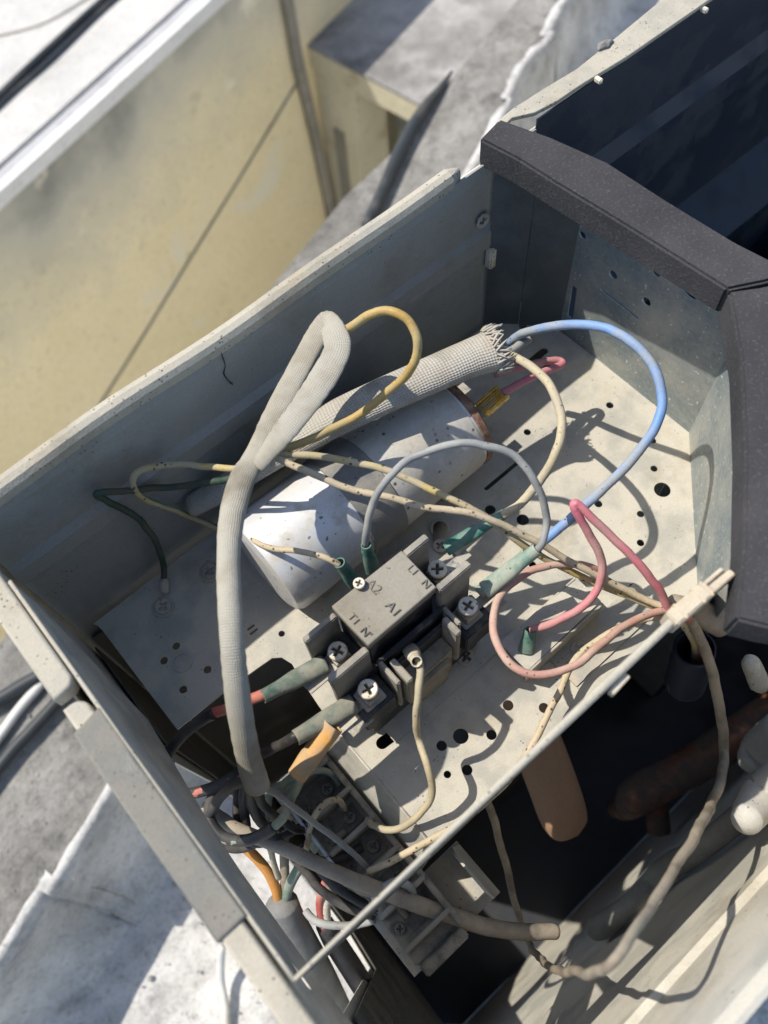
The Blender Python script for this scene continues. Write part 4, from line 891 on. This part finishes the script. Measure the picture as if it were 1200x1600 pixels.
wire('black wire curling out of the sleeve end towards the first block screw', px((398, 1225, 30), (408, 1250, 16), (424, 1272, 0), (448, 1290, -12), (472, 1296, -20), (492, 1284, -26), (508, 1262, -30)), 2.0, 'wire_dark')
wire('dark wire from the sleeve end crossing to the third block screw', px((392, 1222, 26), (396, 1256, 6), (418, 1300, -10), (456, 1330, -18), (500, 1345, -22), (540, 1340, -26), (565, 1325, -30)), 2.1, 'wire_dark')
wire('black wire hooking left beneath the sleeve against the side panel', px((388, 1215, 20), (360, 1232, 8), (336, 1258, -6), (326, 1290, -18), (340, 1318, -26), (372, 1326, -30), (408, 1312, -30), (440, 1290, -32)), 2.3, 'wire_dark')
wire('thin sage wire rising behind the orange sleeve', px((430, 1300, -30), (418, 1270, -18), (424, 1238, -4), (444, 1225, -8), (470, 1215, -12), (498, 1205, -16), (520, 1210, -22), (530, 1225, -28)), 1.6, 'wire_sage')
wire('brown wire between the block and the mains cable', px((520, 1402, -70), (512, 1375, -56), (508, 1345, -44), (520, 1318, -34), (540, 1300, -30)), 1.9, 'wire_brown')
wire('dark wire lying along the lower edge of the block', px((470, 1320, -30), (495, 1352, -32), (530, 1388, -32), (565, 1412, -34), (600, 1428, -36), (632, 1436, -36)), 2.2, 'wire_dark')
wire('dusty grey wire bridging two lower block screws', px((585, 1405, -28), (598, 1388, -16), (618, 1378, -12), (640, 1385, -16), (648, 1402, -28)), 1.8, 'wire_grey')
wire('pale thin wire looping over the second block divider', px((540, 1265, -26), (528, 1252, -12), (508, 1256, -4), (490, 1278, -6), (482, 1305, -16), (478, 1330, -28)), 1.4, 'wire_speck')
wire('dusty pale wire dropping behind the marker strip', px((470, 1268, -22), (452, 1262, -12), (432, 1276, -8), (420, 1304, -18), (424, 1340, -34), (434, 1372, -50)), 1.5, 'wire_cream')
wire('thin grey wire bowing from the sleeve end to the fourth block screw', px((404, 1226, 34), (440, 1246, 22), (482, 1276, 6), (520, 1306, -6), (556, 1338, -16), (580, 1362, -28)), 1.4, 'wire_grey')
wire('short brown wire tucked under the heavy dusty cable', px((545, 1372, -30), (562, 1392, -26), (590, 1400, -26), (618, 1412, -28), (636, 1430, -32)), 1.6, 'wire_brown')
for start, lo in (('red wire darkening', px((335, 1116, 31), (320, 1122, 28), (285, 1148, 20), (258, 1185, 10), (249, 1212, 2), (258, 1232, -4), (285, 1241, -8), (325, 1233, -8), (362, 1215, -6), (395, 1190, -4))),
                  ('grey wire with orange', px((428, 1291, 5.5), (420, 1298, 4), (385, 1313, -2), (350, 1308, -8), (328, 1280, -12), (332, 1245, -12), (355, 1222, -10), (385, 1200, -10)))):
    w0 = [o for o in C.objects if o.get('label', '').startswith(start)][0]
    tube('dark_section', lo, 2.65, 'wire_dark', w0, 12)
# ================================================================== BRAIDED SLEEVES
slv = thing('braided_sleeve', P(370, 1000, 95), 'long dusty white braided sleeve folded over and tied above the capacitor', 'sleeve')
tube('sleeve_body', px((402, 1228, 44), (390, 1190, 60), (376, 1120, 86), (366, 1040, 104), (360, 960, 112), (357, 880, 110), (362, 810, 105), (378, 750, 99), (402, 706, 95), (425, 655, 98), (455, 598, 103), (483, 545, 107), (498, 518, 109), (507, 505, 111.5), (514, 506, 115), (522, 520, 117), (527, 545, 117), (510, 582, 115), (478, 630, 112), (446, 672, 108), (418, 708, 103), (404, 728, 99)),
     [(5.2, 4.6), (5.0, 4.4), (4.7, 4.2), (4.5, 4.0), (4.4, 3.9), (4.5, 3.8), (5.0, 3.6), (5.6, 3.0), (4.8, 2.2), (4.9, 1.8), (5.0, 1.6), (5.0, 1.5), (4.9, 1.3), (4.9, 1.0), (5.0, 1.0), (5.3, 1.2), (5.6, 1.5), (6.0, 1.7), (5.8, 1.7), (5.2, 1.7), (4.2, 1.8), (3.2, 1.7)], 'braid_fine', slv, 24, 7, wob=0.03)
ring = []
c0 = P(403, 706, 100)
dd = (P(430, 650, 106) - P(385, 745, 104)).normalized(); sd = dd.cross(Vector((0, 0, 1))).normalized(); ud = sd.cross(dd)
tube('tie_band', [c0 + sd * (6.8 * math.cos(a)) + ud * (6.6 * math.sin(a) - 0.5) + dd * (2.2 * math.cos(a)) for a in [2 * math.pi * k / 16 for k in range(17)]], (1.0, 1.9), 'braid_fine', slv, 10, 4)
sl2 = thing('woven_sleeve', P(620, 610, 60), 'coarsely woven white sleeve with frayed end lying on the capacitor', 'sleeve')
A2 = px((300, 790, 36), (345, 765, 46), (430, 708, 62), (520, 656, 70), (600, 618, 72), (680, 583, 71), (735, 560, 69), (776, 546, 68))
tube('sleeve_body', A2, [(6.0, 4.6), (6.5, 4.8), (8.0, 5.0), (9.0, 5.4), (9.2, 5.6), (9.4, 6.0), (9.8, 6.8), (11.0, 8.4)], 'braid_coarse', sl2, 32, 9, hollow=0.8)
# frayed strands round the mouth
def fray():
    mth = A2[-1]; d = (A2[-1] - A2[-2]).normalized(); s = d.cross(Vector((0, 0, 1))).normalized(); u = s.cross(d)
    vs, fs = [], []
    for k in range(64):
        a = 2 * math.pi * k / 64 + random.uniform(-0.05, 0.05); rad = 1.0
        base = mth - d * random.uniform(1, 5) + s * (11.0 * math.cos(a)) * 1.0 + u * (8.4 * math.sin(a))
        tw = random.choice((-1, 1)) * random.uniform(1.5, 4.5); ln = random.uniform(3, 8)
        tan = (-s * math.sin(a) + u * math.cos(a))
        tip = base + d * ln + tan * tw + (s * math.cos(a) + u * math.sin(a)) * random.uniform(0.2, 2.2)
        ax = (tip - base).normalized(); p1 = ax.cross(Vector((0.3, 0.2, 1))).normalized(); p2 = ax.cross(p1); n0 = len(vs)
        for q, r in ((base, 0.55), (base.lerp(tip, 0.5) + Vector((0, 0, 0.4)), 0.6), (tip, 0.3)):
            for j in range(5): an = 2 * math.pi * j / 5; vs.append(q + p1 * (r * math.cos(an)) + p2 * (r * math.sin(an)))
        for i in range(2):
            for j in range(5): fs.append((n0 + i * 5 + j, n0 + i * 5 + (j + 1) % 5, n0 + (i + 1) * 5 + (j + 1) % 5, n0 + (i + 1) * 5 + j))
        fs.append(tuple(n0 + 10 + j for j in range(5)))
    o = from_data('frayed_strands', vs, fs, 'braid_coarse', sl2, True); o['kind'] = 'stuff'
fray()

# ================================================================== TERMINAL BLOCK
tb = thing('terminal_block', (0, 50, -43), 'dusty dark barrier terminal block below the contactor with a white marker strip', 'terminal block')
boxes('base', [(-14, 14, -2, 102, -43.2, -33)], 'block_plastic', tb, 0.8)
boxes('rear_wall', [(11, 14, -2, 102, -33, -20)], 'block_plastic', tb, 0.6)
ys = [P(503, 1237, -22).y, P(535, 1280, -22).y, P(567, 1325, -22).y, P(600, 1362, -22).y, P(628, 1393, -22).y, P(655, 1425, -22).y]
ys = [92 - 17.2 * k for k in range(6)]
for y in ys: boxes('divider', [(-13.5, 13, y - 1.2, y + 1.2, -33, -19)], 'grey_plastic', tb, 0.4)
for y in [92 - 17.2 * (k + 0.5) for k in range(5)]:
    s_ = screw(4, y, -32.6, 3.0, 2.2, 'block_metal', tb, rot=y)
    boxes('clamp', [(-6, 9, y - 5, y + 5, -33.2, -32.4)], 'block_metal', tb, 0.2)
    screw(-9.5, y, -33.0, 2.5, 1.8, 'block_metal', tb, rot=y * 2)
boxes('marker_strip', [(-15.6, -14.2, 45, 98, -33, -19)], 'label_white', tb, 0.15)
for s, u, v in (('N', 484, 1288), ('2', 517, 1333)):
    q = P(u, v, -18.9); text_mesh('letter', s, 3.0, 'black_print', tb, Matrix(((0, 1, 0, -14.9), (-1, 0, 0, q.y), (0, 0, 1, -18.85), (0, 0, 0, 1))) @ Matrix.Scale(0.45, 4, (0, 1, 0)), 0.2)
boxes('end_lug', [(-13, 12, -8, -2.2, -43, -28), (8, 20, -6, 0, -43, -36)], 'block_plastic', tb, 0.8)

# ================================================================== SMALL BRACKET (relay) right of the contactor
bk = thing('relay_bracket', (128, 62, 0), 'small bent metal bracket box beside the contactor with teal terminal', 'bracket')
sheet('bracket_top', [(104, 54), (153, 55), (153, 70), (104, 72)], [], 1.0, 'plate_dust', bk, lambda s, t_, w_: (s, t_, 17 + w_))
boxes('bracket_side', [(104, 153, 53, 54, 0.2, 16.8), (104, 153, 70.6, 71.6, 0.2, 15.9)], 'dull_metal', bk, 0.2)
sheet('bracket_foot', [(120, 36), (178, 36), (178, 53), (120, 53)], [circle(126, 45, 2)], 0.9, 'dull_metal', bk, lambda s, t_, w_: (s, t_, 1.1 + w_))
# ================================================================== PLASTIC CLIP on the lip end
ck = thing('edge_clip', (150, 20, 112), 'tan plastic wire clip on the right end of the front lip', 'clip')
mt, L = orient(P(1045, 968, 120), P(1138, 888, 120))
bm = bmesh.new(); box_bm(bm, 0, L * 0.62, -2.2, 3.4, -8, 2.2, 0.5, mt); from_bm('clip_body', bm, 'clip_plastic', ck)
bm = bmesh.new(); box_bm(bm, L * 0.62 + 0.1, L * 0.98, 0.6, 3.2, -7, 1.8, 0.4, mt); box_bm(bm, L * 0.62 + 0.1, L * 0.92, -1.8, -0.4, -7, 1.6, 0.3, mt); from_bm('clip_jaw', bm, 'clip_plastic', ck)
bm = bmesh.new()
for k in (0.12, 0.42, 0.55): box_bm(bm, L * k, L * k + 1.2, -2.6, 3.8, -6, 2.8, 0.3, mt)
from_bm('clip_rib', bm, 'clip_plastic', ck)
for u, v in ((962, 1058),):
    mt, L = orient(P(u - 14, v + 16, 118), P(u + 12, v - 12, 118)); ec = thing('lip_tab', P(u, v, 112), 'small white tab clipped under the front lip', 'clip')
    bm = bmesh.new(); box_bm(bm, 0, L, 1.0, 3.2, -5, -0.5, 0.3, mt); from_bm('tab_body', bm, 'vinyl_white', ec)
# cobweb strands under the foam corner
def web():
    vs, fs = [], []
    anch = [P(752, 262, 108), P(800, 275, 108), P(860, 300, 108), P(735, 310, 60), P(760, 330, 40), P(790, 350, 30), P(830, 310, 60)]
    for k in range(22):
        a, b = random.sample(anch, 2); a = a + Vector((random.uniform(-6, 6), 0, random.uniform(-6, 6))); b = b + Vector((0, random.uniform(-6, 6), random.uniform(-8, 8)))
        for i in range(6):
            p0 = a.lerp(b, i / 6) - Vector((0, 0, 3 * math.sin(math.pi * i / 6))); p1 = a.lerp(b, (i + 1) / 6) - Vector((0, 0, 3 * math.sin(math.pi * (i + 1) / 6)))
            n0 = len(vs); e = Vector((0.045, 0.045, 0)); f = Vector((0, 0.02, 0.06))
            vs += [p0 - e, p0 + e, p0 + f, p1 - e, p1 + e, p1 + f]; fs += [(n0, n0 + 1, n0 + 4, n0 + 3), (n0 + 1, n0 + 2, n0 + 5, n0 + 4), (n0 + 2, n0, n0 + 3, n0 + 5)]
    o = from_data('cobweb', vs, fs, 'vinyl_white', None); o['kind'] = 'stuff'; tag(o, 'thin dusty cobweb strands under the foam corner', 'cobweb')
web()
